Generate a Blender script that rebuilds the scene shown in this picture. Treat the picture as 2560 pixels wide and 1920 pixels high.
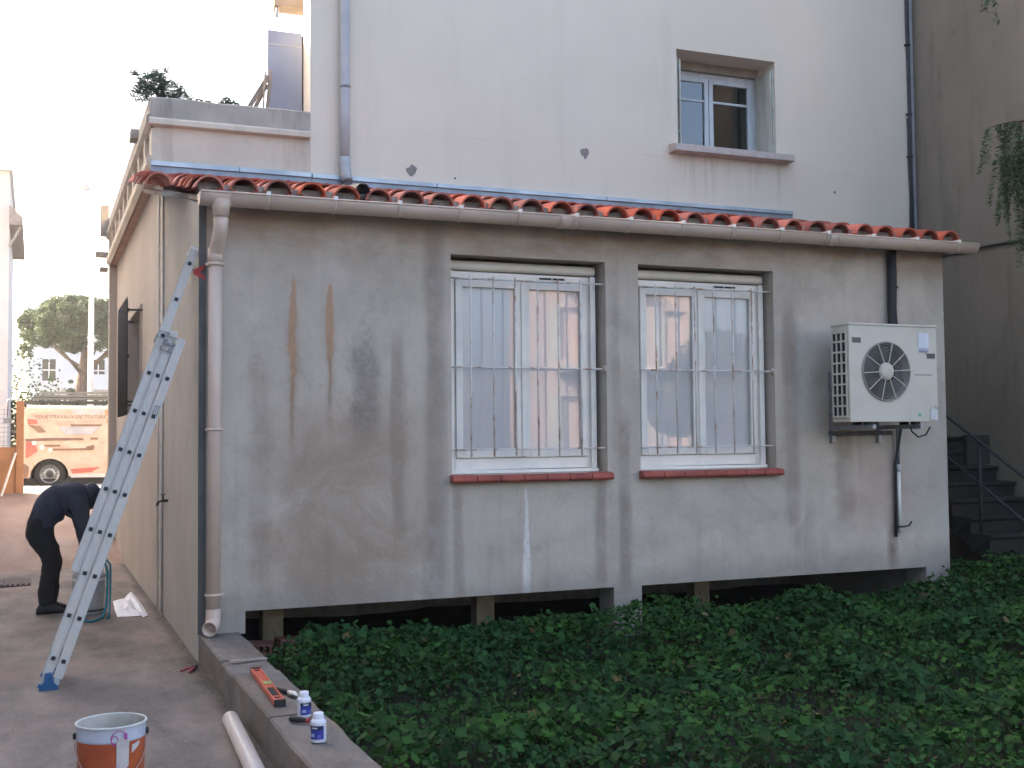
import bpy, bmesh, math, random
import numpy as np
from mathutils import Vector, Matrix, Euler, noise

for o in list(bpy.data.objects):
    bpy.data.objects.remove(o)
S = bpy.context.scene
COL = S.collection
R = math.radians
random.seed(7)
rng = np.random.default_rng(7)

# ------------------------------------------------------------------ camera
yaw, pitch, roll = 0.38993, 0.04506, -0.00905
fw = Vector((math.sin(yaw)*math.cos(pitch), math.cos(yaw)*math.cos(pitch), math.sin(pitch)))
rt = Vector((math.cos(yaw), -math.sin(yaw), 0))
up = rt.cross(fw)
rt = (rt*math.cos(roll)+up*math.sin(roll)).normalized()
up = rt.cross(fw).normalized()
cam = bpy.data.cameras.new('camera')
cam.sensor_width = 36
cam.lens = 36*2900/2560
cam.clip_start = 0.1
cam.clip_end = 2000
camo = bpy.data.objects.new('camera', cam)
COL.objects.link(camo)
mw = Matrix((rt, up, -fw)).transposed().to_4x4()
mw.translation = Vector((-1.130, -8.921, 1.65))
camo.matrix_world = mw
S.camera = camo
S.render.resolution_x, S.render.resolution_y = 1024, 768

# ------------------------------------------------------------------ sky, sun, exposure
SUN_AZ, SUN_EL = R(-40), R(27)          # azimuth from +Y towards +X
w = bpy.data.worlds.new('World')
S.world = w
w.use_nodes = True
nt = w.node_tree
nt.nodes.clear()
sky = nt.nodes.new('ShaderNodeTexSky')
sky.sky_type = 'NISHITA'
sky.sun_disc = False
sky.sun_elevation = SUN_EL
sky.sun_rotation = SUN_AZ
sky.air_density = 0.8
sky.dust_density = 5.5
sky.ozone_density = 0.35
bg = nt.nodes.new('ShaderNodeBackground')
bg.inputs[1].default_value = 0.15
wo = nt.nodes.new('ShaderNodeOutputWorld')
nt.links.new(sky.outputs[0], bg.inputs[0])
nt.links.new(bg.outputs[0], wo.inputs[0])
sl = bpy.data.lights.new('sun', 'SUN')
sl.energy = 4.0
sl.angle = R(0.6)
sl.color = (1.0, 0.86, 0.68)
so = bpy.data.objects.new('sun', sl)
COL.objects.link(so)
sd = Vector((math.sin(SUN_AZ)*math.cos(SUN_EL), math.cos(SUN_AZ)*math.cos(SUN_EL), math.sin(SUN_EL)))
so.rotation_euler = sd.to_track_quat('Z', 'Y').to_euler()
so.location = sd*60
S.view_settings.view_transform = 'Standard'
S.view_settings.look = 'None'
S.view_settings.exposure = 2.62
S.view_settings.gamma = 1
S.view_settings.use_curve_mapping = False

# ------------------------------------------------------------------ material helpers
class G:
    """small node-graph writer"""
    def __init__(s, name):
        s.m = bpy.data.materials.new(name)
        s.m.use_nodes = True
        s.t = s.m.node_tree
        s.bsdf = s.t.nodes['Principled BSDF']
        s.out = s.t.nodes['Material Output']
        s._geo = None
    def n(s, typ, **kw):
        nd = s.t.nodes.new(typ)
        for k, v in kw.items():
            setattr(nd, k, v)
        return nd
    def put(s, sock, v):
        if hasattr(v, 'is_output'):
            s.t.links.new(v, sock)
        elif isinstance(v, (tuple, list)) and len(v) == 3 and sock.type == 'RGBA':
            sock.default_value = (*v, 1)
        else:
            sock.default_value = v
    @property
    def pos(s):
        if not s._geo:
            s._geo = s.n('ShaderNodeNewGeometry')
        return s._geo.outputs['Position']
    @property
    def island(s):
        s.pos
        return s._geo.outputs['Random Per Island']
    def objrand(s):
        return s.n('ShaderNodeObjectInfo').outputs['Random']
    def local(s):
        return s.n('ShaderNodeTexCoord').outputs['Object']
    def xyz(s, v=None):
        nd = s.n('ShaderNodeSeparateXYZ')
        s.put(nd.inputs[0], v or s.pos)
        return nd.outputs
    def math(s, op, a, b=0.0, c=0.0, clamp=False):
        nd = s.n('ShaderNodeMath', operation=op, use_clamp=clamp)
        for i, v in enumerate((a, b, c)):
            s.put(nd.inputs[i], v)
        return nd.outputs[0]
    def noise(s, scale=5.0, detail=4.0, rough=0.55, stretch=(1, 1, 1), vec=None, off=(0, 0, 0), dist=0.0):
        mp = s.n('ShaderNodeMapping')
        s.put(mp.inputs[0], vec or s.pos)
        mp.inputs['Scale'].default_value = stretch
        mp.inputs['Location'].default_value = off
        nd = s.n('ShaderNodeTexNoise')
        s.t.links.new(mp.outputs[0], nd.inputs['Vector'])
        nd.inputs['Scale'].default_value = scale
        nd.inputs['Detail'].default_value = detail
        nd.inputs['Roughness'].default_value = rough
        nd.inputs['Distortion'].default_value = dist
        return nd.outputs['Fac']
    def ramp(s, v, lo, hi, a=0.0, b=1.0):
        nd = s.n('ShaderNodeMapRange', interpolation_type='SMOOTHSTEP')
        s.put(nd.inputs[0], v)
        for i, x in enumerate((lo, hi, a, b)):
            nd.inputs[i+1].default_value = x
        return nd.outputs[0]
    def mix(s, f, a, b, typ='MIX'):
        nd = s.n('ShaderNodeMix', data_type='RGBA', blend_type=typ)
        s.put(nd.inputs[0], f)
        s.put(nd.inputs[6], a)
        s.put(nd.inputs[7], b)
        return nd.outputs[2]
    def mul(s, *a):
        r = a[0]
        for b in a[1:]:
            r = s.math('MULTIPLY', r, b)
        return r
    def box(s, x, lo, hi, soft):
        return s.mul(s.ramp(x, lo-soft, lo+soft), s.ramp(x, hi-soft, hi+soft, 1, 0))
    def finish(s, col, rough=0.8, bump=None, bstr=0.2, bdist=0.01, metal=0.0, spec=0.3):
        s.put(s.bsdf.inputs['Base Color'], col)
        s.put(s.bsdf.inputs['Roughness'], rough)
        s.bsdf.inputs['Metallic'].default_value = metal
        s.bsdf.inputs['Specular IOR Level'].default_value = spec
        if bump is not None:
            b = s.n('ShaderNodeBump')
            b.inputs['Strength'].default_value = bstr
            b.inputs['Distance'].default_value = bdist
            s.t.links.new(bump, b.inputs['Height'])
            s.t.links.new(b.outputs[0], s.bsdf.inputs['Normal'])
        return s.m

MATS = {}
def simple(name, c1, c2=None, scale=8.0, rough=0.6, bstr=0.0, metal=0.0, spec=0.3, stretch=(1, 1, 1), objvar=0.0, local=False, lo=0.35, hi=0.65, bdist=0.01, rvar=0.12):
    """two-tone noisy material, cached by name"""
    if name in MATS:
        return MATS[name]
    g = G(name)
    if c2 is None:
        c2 = tuple(x*0.8 for x in c1)
    vec = g.local() if local else g.pos
    nz = g.noise(scale, 5, 0.6, stretch, vec=vec)
    col = g.mix(g.ramp(nz, lo, hi), c1, c2)
    if objvar:
        v = g.math('MULTIPLY_ADD', g.objrand(), objvar, 1-objvar/2)
        col = g.mix(1.0, col, g.n('ShaderNodeCombineColor').outputs[0], 'MULTIPLY') if False else col
        hv = g.n('ShaderNodeHueSaturation')
        g.put(hv.inputs['Color'], col)
        g.put(hv.inputs['Value'], v)
        col = hv.outputs[0]
    n2 = g.noise(scale*9, 3, 0.6, vec=vec)
    rg = g.ramp(nz, 0.2, 0.8, max(0.02, rough-rvar), min(1, rough+rvar))
    MATS[name] = g.finish(col, rg, n2 if bstr else None, bstr, bdist, metal, spec)
    return MATS[name]

# ------------------------------------------------------------------ mesh helpers
class MB:
    def __init__(s):
        s.v, s.f, s.mi, s.sm = [], [], [], []
    def add(s, vs, fs, m=0, smooth=False):
        b = len(s.v)
        s.v += [tuple(p) for p in vs]
        for f in fs:
            s.f.append(tuple(b+i for i in f))
            s.mi.append(m)
            s.sm.append(smooth)
        return s
    def box(s, x0, x1, y0, y1, z0, z1, m=0):
        vs = [(x, y, z) for z in (z0, z1) for y in (y0, y1) for x in (x0, x1)]
        return s.add(vs, [(0, 2, 3, 1), (4, 5, 7, 6), (0, 1, 5, 4), (2, 6, 7, 3), (0, 4, 6, 2), (1, 3, 7, 5)], m)
    def obox(s, c, ax, ay, az, m=0):
        c, ax, ay, az = map(Vector, (c, ax, ay, az))
        vs = [c+ax*i+ay*j+az*k for k in (-1, 1) for j in (-1, 1) for i in (-1, 1)]
        return s.add(vs, [(0, 2, 3, 1), (4, 5, 7, 6), (0, 1, 5, 4), (2, 6, 7, 3), (0, 4, 6, 2), (1, 3, 7, 5)], m)
    def beam(s, a, b, w, h, upv=(0, 0, 1), m=0):
        a, b = Vector(a), Vector(b)
        d = (b-a)
        L = d.length/2
        d.normalize()
        x = d.cross(Vector(upv))
        if x.length < 1e-4:
            x = d.cross(Vector((1, 0, 0)))
        x.normalize()
        z = x.cross(d)
        return s.obox((a+b)/2, x*w/2, d*L, z*h/2, m)
    def tube(s, pts, r, n=10, caps=True, m=0, smooth=True):
        pts = [Vector(p) for p in pts]
        rs = r if isinstance(r, (list, tuple)) else [r]*len(pts)
        ref = None
        vs, fs = [], []
        for i, p in enumerate(pts):
            d = (pts[min(i+1, len(pts)-1)]-pts[max(i-1, 0)]).normalized()
            if ref is None:
                ref = d.orthogonal().normalized()
            x = (ref-d*ref.dot(d)).normalized()
            ref = x
            y = d.cross(x)
            for k in range(n):
                a = 2*math.pi*k/n
                vs.append(p+(x*math.cos(a)+y*math.sin(a))*rs[i])
        for i in range(len(pts)-1):
            for k in range(n):
                fs.append((i*n+k, i*n+(k+1) % n, (i+1)*n+(k+1) % n, (i+1)*n+k))
        s.add(vs, fs, m, smooth)
        if caps:
            b = len(s.v)-len(vs)
            s.f.append(tuple(b+k for k in reversed(range(n))))
            s.f.append(tuple(b+(len(pts)-1)*n+k for k in range(n)))
            s.mi += [m, m]
            s.sm += [False, False]
        return s
    def lathe(s, prof, n=24, c=(0, 0, 0), axis=(0, 0, 1), m=0, smooth=True, a0=0.0, a1=2*math.pi, xref=None):
        ax = Vector(axis).normalized()
        x = Vector(xref) if xref else ax.orthogonal().normalized()
        y = ax.cross(x)
        c = Vector(c)
        full = abs(a1-a0-2*math.pi) < 1e-6
        cnt = n if full else n+1
        vs, fs = [], []
        for r, z in prof:
            for k in range(cnt):
                a = a0+(a1-a0)*k/n
                vs.append(c+ax*z+(x*math.cos(a)+y*math.sin(a))*r)
        for i in range(len(prof)-1):
            for k in range(n):
                k2 = (k+1) % cnt
                fs.append((i*cnt+k, i*cnt+k2, (i+1)*cnt+k2, (i+1)*cnt+k))
        return s.add(vs, fs, m, smooth)
    def prism(s, poly, o, ux, uy, un, m=0):
        """poly in (ux,uy) coordinates at o, extruded along un"""
        o, ux, uy, un = map(Vector, (o, ux, uy, un))
        n = len(poly)
        vs = [o+ux*p[0]+uy*p[1] for p in poly]+[o+ux*p[0]+uy*p[1]+un for p in poly]
        fs = [tuple(range(n)), tuple(reversed(range(n, 2*n)))]
        fs += [(i, n+i, n+(i+1) % n, (i+1) % n) for i in range(n)]
        return s.add(vs, fs, m)
    def holed(s, x0, x1, z0, z1, holes, y0, y1, m=0, cell=0.0):
        """wall slab in the XZ plane between y0 (front) and y1, with rectangular openings"""
        xs = {x0, x1}
        zs = {z0, z1}
        for h in holes:
            xs |= {min(max(h[0], x0), x1), min(max(h[1], x0), x1)}
            zs |= {min(max(h[2], z0), z1), min(max(h[3], z0), z1)}
        def fill(a):
            a = sorted(a)
            out = []
            for p, q in zip(a, a[1:]):
                k = max(1, int((q-p)/cell)) if cell else 1
                out += [p+(q-p)*i/k for i in range(k)]
            return out+[a[-1]]
        xs, zs = fill(xs), fill(zs)
        nx, nz = len(xs), len(zs)
        def solid(i, j):
            if i < 0 or j < 0 or i >= nx-1 or j >= nz-1:
                return False
            cx, cz = (xs[i]+xs[i+1])/2, (zs[j]+zs[j+1])/2
            return not any(h[0] < cx < h[1] and h[2] < cz < h[3] for h in holes)
        vs = [(x, y, z) for y in (y0, y1) for z in zs for x in xs]
        def vi(i, j, k):
            return k*nx*nz+j*nx+i
        fs = []
        for j in range(nz-1):
            for i in range(nx-1):
                if not solid(i, j):
                    continue
                fs.append((vi(i, j, 0), vi(i+1, j, 0), vi(i+1, j+1, 0), vi(i, j+1, 0)))
                fs.append((vi(i, j, 1), vi(i, j+1, 1), vi(i+1, j+1, 1), vi(i+1, j, 1)))
                if not solid(i-1, j):
                    fs.append((vi(i, j, 0), vi(i, j+1, 0), vi(i, j+1, 1), vi(i, j, 1)))
                if not solid(i+1, j):
                    fs.append((vi(i+1, j, 0), vi(i+1, j, 1), vi(i+1, j+1, 1), vi(i+1, j+1, 0)))
                if not solid(i, j-1):
                    fs.append((vi(i, j, 0), vi(i, j, 1), vi(i+1, j, 1), vi(i+1, j, 0)))
                if not solid(i, j+1):
                    fs.append((vi(i, j+1, 0), vi(i+1, j+1, 0), vi(i+1, j+1, 1), vi(i, j+1, 1)))
        return s.add(vs, fs, m)
    def mesh(s, name, mats):
        me = bpy.data.meshes.new(name)
        me.from_pydata(s.v, [], s.f)
        for mm in (mats if isinstance(mats, (list, tuple)) else [mats]):
            me.materials.append(mm)
        me.polygons.foreach_set('material_index', s.mi)
        me.polygons.foreach_set('use_smooth', s.sm)
        me.update()
        return me
    def build(s, name, mats, parent=None, bevel=0.0, **tags):
        me = s.mesh(name, mats)
        bm = bmesh.new()
        bm.from_mesh(me)
        bmesh.ops.remove_doubles(bm, verts=bm.verts, dist=1e-5)
        bmesh.ops.recalc_face_normals(bm, faces=bm.faces)
        bm.to_mesh(me)
        bm.free()
        return link(name, me, parent, bevel=bevel, **tags)

def winv(p):
    if p.type == 'EMPTY':
        return Matrix.Translation(-p.location)
    return Matrix.Identity(4)

def link(name, me, parent=None, loc=None, rot=None, scale=None, bevel=0.0, **tags):
    o = bpy.data.objects.new(name, me)
    COL.objects.link(o)
    if parent is not None:
        o.parent = parent
        o.matrix_parent_inverse = winv(parent)
    if loc is not None:
        o.location = loc
    if rot is not None:
        o.rotation_euler = rot
    if scale is not None:
        o.scale = scale
    if bevel:
        b = o.modifiers.new('bevel', 'BEVEL')
        b.width = bevel
        b.segments = 2
        b.limit_method = 'ANGLE'
        b.angle_limit = R(40)
    for k, v in tags.items():
        o[k] = v
    return o

def thing(name, label, category, loc=(0, 0, 0), group=None):
    o = bpy.data.objects.new(name, None)
    COL.objects.link(o)
    o.empty_display_size = 0.1
    o.location = loc
    o['label'] = label
    o['category'] = category
    if group:
        o['group'] = group
    return o

def arrays_mesh(name, verts, faces, k, mats, matidx=None, smooth=False):
    """fast mesh from numpy arrays, all faces with k corners"""
    me = bpy.data.meshes.new(name)
    nv, nf = len(verts), len(faces)
    me.vertices.add(nv)
    me.vertices.foreach_set('co', np.asarray(verts, np.float32).ravel())
    me.loops.add(nf*k)
    me.loops.foreach_set('vertex_index', np.asarray(faces, np.int32).ravel())
    me.polygons.add(nf)
    me.polygons.foreach_set('loop_start', np.arange(0, nf*k, k, dtype=np.int32))
    me.polygons.foreach_set('loop_total', np.full(nf, k, np.int32))
    for mm in mats:
        me.materials.append(mm)
    if matidx is not None:
        me.polygons.foreach_set('material_index', np.asarray(matidx, np.int32))
    if smooth:
        me.polygons.foreach_set('use_smooth', np.ones(nf, bool))
    me.update(calc_edges=True)
    return me

def leaves_mesh(name, P, Nrm, size, shape, mats, cup=0.25, roll=None):
    """P (n,3) leaf centres, Nrm (n,3) normals, size (n,), shape = rim [(x,y)] -> triangle fan leaves"""
    n = len(P)
    Nrm = Nrm/np.linalg.norm(Nrm, axis=1, keepdims=True)
    a = rng.uniform(0, 2*np.pi, n) if roll is None else roll
    ref = np.stack([np.cos(a), np.sin(a), np.zeros(n)], 1)
    X = ref-Nrm*(ref*Nrm).sum(1, keepdims=True)
    X /= np.linalg.norm(X, axis=1, keepdims=True)+1e-9
    Y = np.cross(Nrm, X)
    sh = np.array(shape)
    m = len(sh)
    V = np.empty((n, m+1, 3))
    V[:, 0] = P
    for k in range(m):
        h = cup*(sh[k]**2).sum()
        V[:, k+1] = P+(X*sh[k, 0]+Y*sh[k, 1]+Nrm*h)*size[:, None]
    base = np.arange(n)[:, None]*(m+1)
    F = np.stack([np.stack([base[:, 0], base[:, 0]+1+k, base[:, 0]+1+(k+1) % m], 1) for k in range(m)], 1).reshape(-1, 3)
    return arrays_mesh(name, V.reshape(-1, 3), F, 3, mats)

def arc_pts(c, r, a0, a1, n, u, v):
    c, u, v = Vector(c), Vector(u), Vector(v)
    return [c+u*(r*math.cos(a0+(a1-a0)*i/n))+v*(r*math.sin(a0+(a1-a0)*i/n)) for i in range(n+1)]

# ------------------------------------------------------------------ materials
def m_front_wall():
    g = G('stained_grey_render')
    X, Y, Z = g.xyz()
    big = g.noise(0.9, 5, 0.6)
    med = g.noise(3.2, 6, 0.65, off=(3, 1, 7))
    fine = g.noise(26, 4, 0.6)
    streak = g.noise(2.6, 5, 0.6, (2.2, 1, 0.22), off=(1, 0, 2))
    streak2 = g.noise(5.5, 4, 0.6, (2.4, 1, 0.10), off=(5, 0, 9))
    c = g.mix(g.ramp(big, 0.3, 0.7), (0.53, 0.462, 0.382), (0.44, 0.383, 0.318))
    c = g.mix(g.mul(g.ramp(med, 0.42, 0.72), 0.42), c, (0.345, 0.295, 0.235))
    blot = g.noise(1.7, 7, 0.72, off=(11, 3, 5), dist=0.8)
    c = g.mix(g.mul(g.ramp(blot, 0.50, 0.68), 0.40), c, (0.31, 0.26, 0.205))
    c = g.mix(g.mul(g.ramp(blot, 0.46, 0.34), 0.4), c, (0.55, 0.485, 0.42))
    c = g.mix(g.mul(g.ramp(streak, 0.52, 0.74), 0.38), c, (0.29, 0.24, 0.185))
    c = g.mix(g.mul(g.ramp(streak2, 0.55, 0.75), 0.25), c, (0.55, 0.505, 0.42))
    # broad brown damp area low on the left half
    wob = g.math('MULTIPLY_ADD', med, 0.7, -0.35)
    xd = g.math('ADD', X, wob)
    zd = g.math('ADD', Z, g.math('MULTIPLY_ADD', big, 0.8, -0.4))
    damp = g.mul(g.box(xd, 0.55, 1.75, 0.35), g.box(zd, 0.35, 1.85, 0.35))
    c = g.mix(g.mul(damp, 0.62, g.ramp(blot, 0.3, 0.6, 0.55, 1.0)), c, (0.27, 0.178, 0.118))
    # warm brown band under the eaves and round the window heads
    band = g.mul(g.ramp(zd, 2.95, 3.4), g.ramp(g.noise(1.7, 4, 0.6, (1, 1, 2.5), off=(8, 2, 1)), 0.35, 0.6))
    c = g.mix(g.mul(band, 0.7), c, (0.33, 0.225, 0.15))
    # vertical dirt runs beside and under the openings
    for xc, wd, z0, z1, st in ((1.86, 0.10, 0.5, 3.3, .5), (3.58, 0.06, 0.4, 1.9, .5), (5.32, 0.09, 0.7, 2.9, .42), (3.50, 0.05, 1.2, 3.1, .25),
                               (2.05, 0.05, 0.35, 1.25, .4), (3.35, 0.06, 0.4, 1.27, .45), (6.45, 0.07, 0.34, 0.75, .85), (0.45, .1, .5, 2.3, .3), (5.9, .12, .7, 1.75, .4), (1.55, .06, .9, 2.4, .4)):
        d = g.math('ABSOLUTE', g.math('SUBTRACT', g.math('MULTIPLY_ADD', streak, 0.14, X), xc+0.07))
        mk = g.mul(g.ramp(d, wd*0.3, wd*1.4, 1, 0), g.box(zd, z0, z1, 0.2), g.ramp(med, 0.25, 0.6, 0.5, 1.0))
        c = g.mix(g.mul(mk, min(1, st*1.25)), c, (0.215, 0.165, 0.125))
    # pinkish patch under the air conditioner
    pk = g.mul(g.box(xd, 5.95, 6.65, 0.2), g.box(zd, 0.75, 1.35, 0.2))
    c = g.mix(g.mul(pk, 0.35), c, (0.36, 0.23, 0.19))
    # dark rough patch
    rough_n = g.noise(14, 5, 0.7, off=(2, 2, 2))
    dk = g.mul(g.box(g.math('MULTIPLY_ADD', wob, 0.35, X), 1.17, 1.40, 0.06), g.box(Z, 1.70, 2.40, 0.16), g.ramp(rough_n, 0.25, 0.65, 0.5, 1))
    c = g.mix(g.mul(dk, 0.62), c, (0.165, 0.135, 0.115))
    dk2 = g.mul(g.box(xd, 1.22, 1.36, 0.06), g.box(Z, 2.3, 2.75, 0.18), g.ramp(rough_n, 0.4, 0.7))
    c = g.mix(g.mul(dk2, 0.45), c, (0.2, 0.17, 0.15))
    # two rust runs
    zn = g.noise(1.9, 5, 0.75, (0.4, 1, 1.0), off=(0, 0, 4))
    zn2 = g.noise(34.0, 4, 0.7, (1, 1, 0.22))
    for xc, z0, z1, wd in ((0.705, 1.78, 2.92, 0.034), (0.997, 2.02, 2.88, 0.036)):
        t = g.math('DIVIDE', g.math('SUBTRACT', Z, z0), z1-z0, clamp=True)
        wid = g.mul(g.math('POWER', g.math('SINE', g.mul(g.math('POWER', t, 1.5), math.pi)), 0.6), wd)
        d = g.math('ABSOLUTE', g.math('SUBTRACT', g.math('MULTIPLY_ADD', zn, 0.10, X), xc+0.05))
        d = g.math('MULTIPLY_ADD', zn2, 0.05, g.math('SUBTRACT', d, 0.025))
        e = g.math('SUBTRACT', wid, d)
        mk = g.mul(g.ramp(e, -0.008, 0.014), g.ramp(Z, z0, z0+0.03), g.ramp(Z, z1, z1-0.03))
        col = g.mix(g.ramp(zn2, 0.3, 0.7), (0.50, 0.24, 0.095), (0.36, 0.165, 0.065))
        c = g.mix(g.mul(mk, 0.62), c, col)
        halo = g.mul(g.ramp(e, -0.05, 0.0), g.box(Z, z0-.25, z1-.3, 0.25))
        c = g.mix(g.mul(halo, 0.25), c, (0.25, 0.16, 0.10))
        # thin run-off below
        d2 = g.math('ABSOLUTE', g.math('SUBTRACT', g.math('MULTIPLY_ADD', zn, 0.06, X), xc+0.027))
        c = g.mix(g.mul(g.ramp(d2, 0.006, 0.02, 1, 0), g.box(Z, z0-0.15, z0+0.3, 0.12), 0.4), c, (0.22, 0.15, 0.10))
    # white drip below the left window
    dw = g.math('ABSOLUTE', g.math('SUBTRACT', g.math('MULTIPLY_ADD', zn, 0.07, X), 2.655+0.035))
    wdw = g.ramp(Z, 0.5, 1.2, 0.035, 0.012)
    ew = g.math('SUBTRACT', wdw, dw)
    c = g.mix(g.mul(g.ramp(ew, -0.008, 0.012), g.ramp(Z, 1.24, 1.18), g.ramp(fine, 0.3, 0.6, .5, .9)), c, (0.66, 0.63, 0.60))
    # grime along the bottom edge and pale smear round the frames
    c = g.mix(g.mul(g.ramp(zd, 0.62, 0.30), 0.55), c, (0.20, 0.175, 0.15))
    pale = g.mul(g.box(xd, 1.90, 2.02, 0.06), g.ramp(med, 0.4, 0.75))
    c = g.mix(g.mul(pale, 0.3), c, (0.50, 0.47, 0.44))
    c = g.mix(g.mul(g.ramp(fine, 0.55, 0.8), 0.25), c, (0.5, 0.46, 0.43))
    h = g.math('ADD', g.math('MULTIPLY', fine, 0.35), g.math('ADD', g.math('MULTIPLY', med, 0.6), g.mul(dk, rough_n, 1.2)))
    return g.finish(c, 0.9, h, 0.6, 0.02, spec=0.2)

def m_plaster(name, a, b, dirt=(0.3, 0.25, 0.2), amt=0.25, scale=1.2, bstr=0.15, cracks=False):
    g = G(name)
    big = g.noise(scale, 5, 0.6)
    med = g.noise(scale*4, 5, 0.65, off=(4, 2, 1))
    st = g.noise(3, 5, 0.6, (1.6, 1.6, 0.2), off=(2, 0, 6))
    fine = g.noise(35, 4, 0.6)
    c = g.mix(g.ramp(big, 0.3, 0.7), a, b)
    c = g.mix(g.mul(g.ramp(st, 0.52, 0.75), amt), c, dirt)
    c = g.mix(g.mul(g.ramp(med, 0.56, 0.78), amt*0.8), c, dirt)
    if cracks:
        X, Y, Z = g.xyz()
        ln = g.math('ABSOLUTE', g.math('SUBTRACT', g.math('MULTIPLY_ADD', med, 0.05, Z), 4.86))
        c = g.mix(g.mul(g.ramp(ln, 0.002, 0.008, 1, 0), g.ramp(big, 0.4, 0.6), 0.35), c, dirt)
        run = g.noise(9, 4, 0.6, (1.5, 1, 0.12), off=(3, 0, 1))
        below = g.mul(g.box(X, 5.65, 7.15, 0.06), g.ramp(Z, 4.2, 4.85), g.ramp(Z, 4.90, 4.88), g.ramp(run, 0.45, 0.7))
        c = g.mix(g.mul(below, 0.45), c, dirt)
        pt = g.noise(0.45, 3, 0.5, off=(7, 7, 3))
        c = g.mix(g.mul(g.ramp(pt, 0.52, 0.56), 0.10), c, (0.62, 0.57, 0.50))
    return g.finish(c, 0.88, g.math('ADD', g.math('MULTIPLY', fine, 0.3), med), bstr, 0.012, spec=0.2)

def crack_lines(g, c, scale, width, col, stretch=(1, 1, 1)):
    mp = g.n('ShaderNodeMapping')
    g.put(mp.inputs[0], g.pos)
    mp.inputs['Scale'].default_value = stretch
    nz = g.n('ShaderNodeTexNoise')
    nz.inputs['Scale'].default_value = 2.2
    nz.inputs['Detail'].default_value = 5
    g.t.links.new(mp.outputs[0], nz.inputs['Vector'])
    ad = g.n('ShaderNodeVectorMath', operation='MULTIPLY_ADD')
    g.t.links.new(nz.outputs['Color'], ad.inputs[0])
    ad.inputs[1].default_value = (0.5, 0.5, 0.5)
    g.t.links.new(mp.outputs[0], ad.inputs[2])
    vo = g.n('ShaderNodeTexVoronoi', feature='DISTANCE_TO_EDGE')
    vo.inputs['Scale'].default_value = scale
    g.t.links.new(ad.outputs[0], vo.inputs['Vector'])
    gate = g.ramp(g.noise(0.8, 3, 0.5, off=(1, 5, 8)), 0.5, 0.62)
    return g.mix(g.mul(g.ramp(vo.outputs['Distance'], width*0.3, width, 1, 0), gate, 0.55), c, col)

def m_concrete(name, a, b, c3, scale=1.0, bstr=0.3, foot=False):
    g = G(name)
    big = g.noise(0.55*scale, 5, 0.62, dist=0.6)
    med = g.noise(2.1*scale, 6, 0.68, (1, 0.45, 1), off=(5, 3, 0))
    fine = g.noise(40*scale, 4, 0.65)
    sp = g.noise(130*scale, 2, 0.5)
    c = g.mix(g.ramp(med, 0.32, 0.68), a, b)
    c = g.mix(g.mul(g.ramp(big, 0.45, 0.68), 0.75), c, c3)
    st = g.noise(1.3*scale, 6, 0.7, (1, 0.3, 1), off=(9, 4, 0), dist=1.2)
    c = g.mix(g.mul(g.ramp(st, 0.52, 0.70), 0.55), c, tuple(x*0.62 for x in b))
    c = g.mix(g.mul(g.ramp(fine, 0.5, 0.8), 0.35), c, tuple(x*1.5 for x in a))
    c = g.mix(g.mul(g.ramp(sp, 0.62, 0.72), 0.5), c, tuple(x*0.5 for x in b))
    c = crack_lines(g, c, 0.35*scale, 0.006, tuple(x*0.6 for x in b))
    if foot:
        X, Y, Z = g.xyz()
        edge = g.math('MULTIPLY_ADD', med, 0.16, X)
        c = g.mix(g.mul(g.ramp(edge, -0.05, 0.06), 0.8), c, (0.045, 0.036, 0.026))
        grit = g.noise(220, 2, 0.5)
        c = g.mix(g.mul(g.ramp(grit, 0.60, 0.68), 0.6), c, tuple(x*1.7 for x in a))
        spots = g.noise(7, 3, 0.6, off=(3, 8, 0))
        c = g.mix(g.mul(g.ramp(spots, 0.66, 0.74), 0.6), c, tuple(x*0.5 for x in b))
    return g.finish(c, g.ramp(med, .3, .7, .75, .95), g.math('ADD', fine, med), bstr, 0.008, spec=0.25)

def m_foliage(name, a, b, c3, trans=0.25, dead=False):
    g = G(name)
    r = g.island
    big = g.noise(1.4, 3, 0.5)
    c = g.mix(r, a, b)
    c = g.mix(g.mul(g.ramp(big, 0.42, 0.65), 0.8), c, c3)
    hv = g.n('ShaderNodeHueSaturation')
    if dead:
        c = g.mix(g.ramp(g.math('FRACT', g.math('MULTIPLY', r, 53.7)), 0.984, 0.990), c, (0.10, 0.08, 0.032))
    g.put(hv.inputs['Color'], c)
    g.put(hv.inputs['Value'], g.math('MULTIPLY_ADD', g.math('FRACT', g.math('MULTIPLY', r, 17.3)), 1.0, 0.5))
    m = g.finish(hv.outputs[0], 0.65, spec=0.12)
    tr = g.n('ShaderNodeBsdfTranslucent')
    g.put(tr.inputs[0], hv.outputs[0])
    mx = g.n('ShaderNodeMixShader')
    mx.inputs[0].default_value = trans
    g.t.links.new(g.bsdf.outputs[0], mx.inputs[1])
    g.t.links.new(tr.outputs[0], mx.inputs[2])
    g.t.links.new(mx.outputs[0], g.out.inputs[0])
    return m

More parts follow.
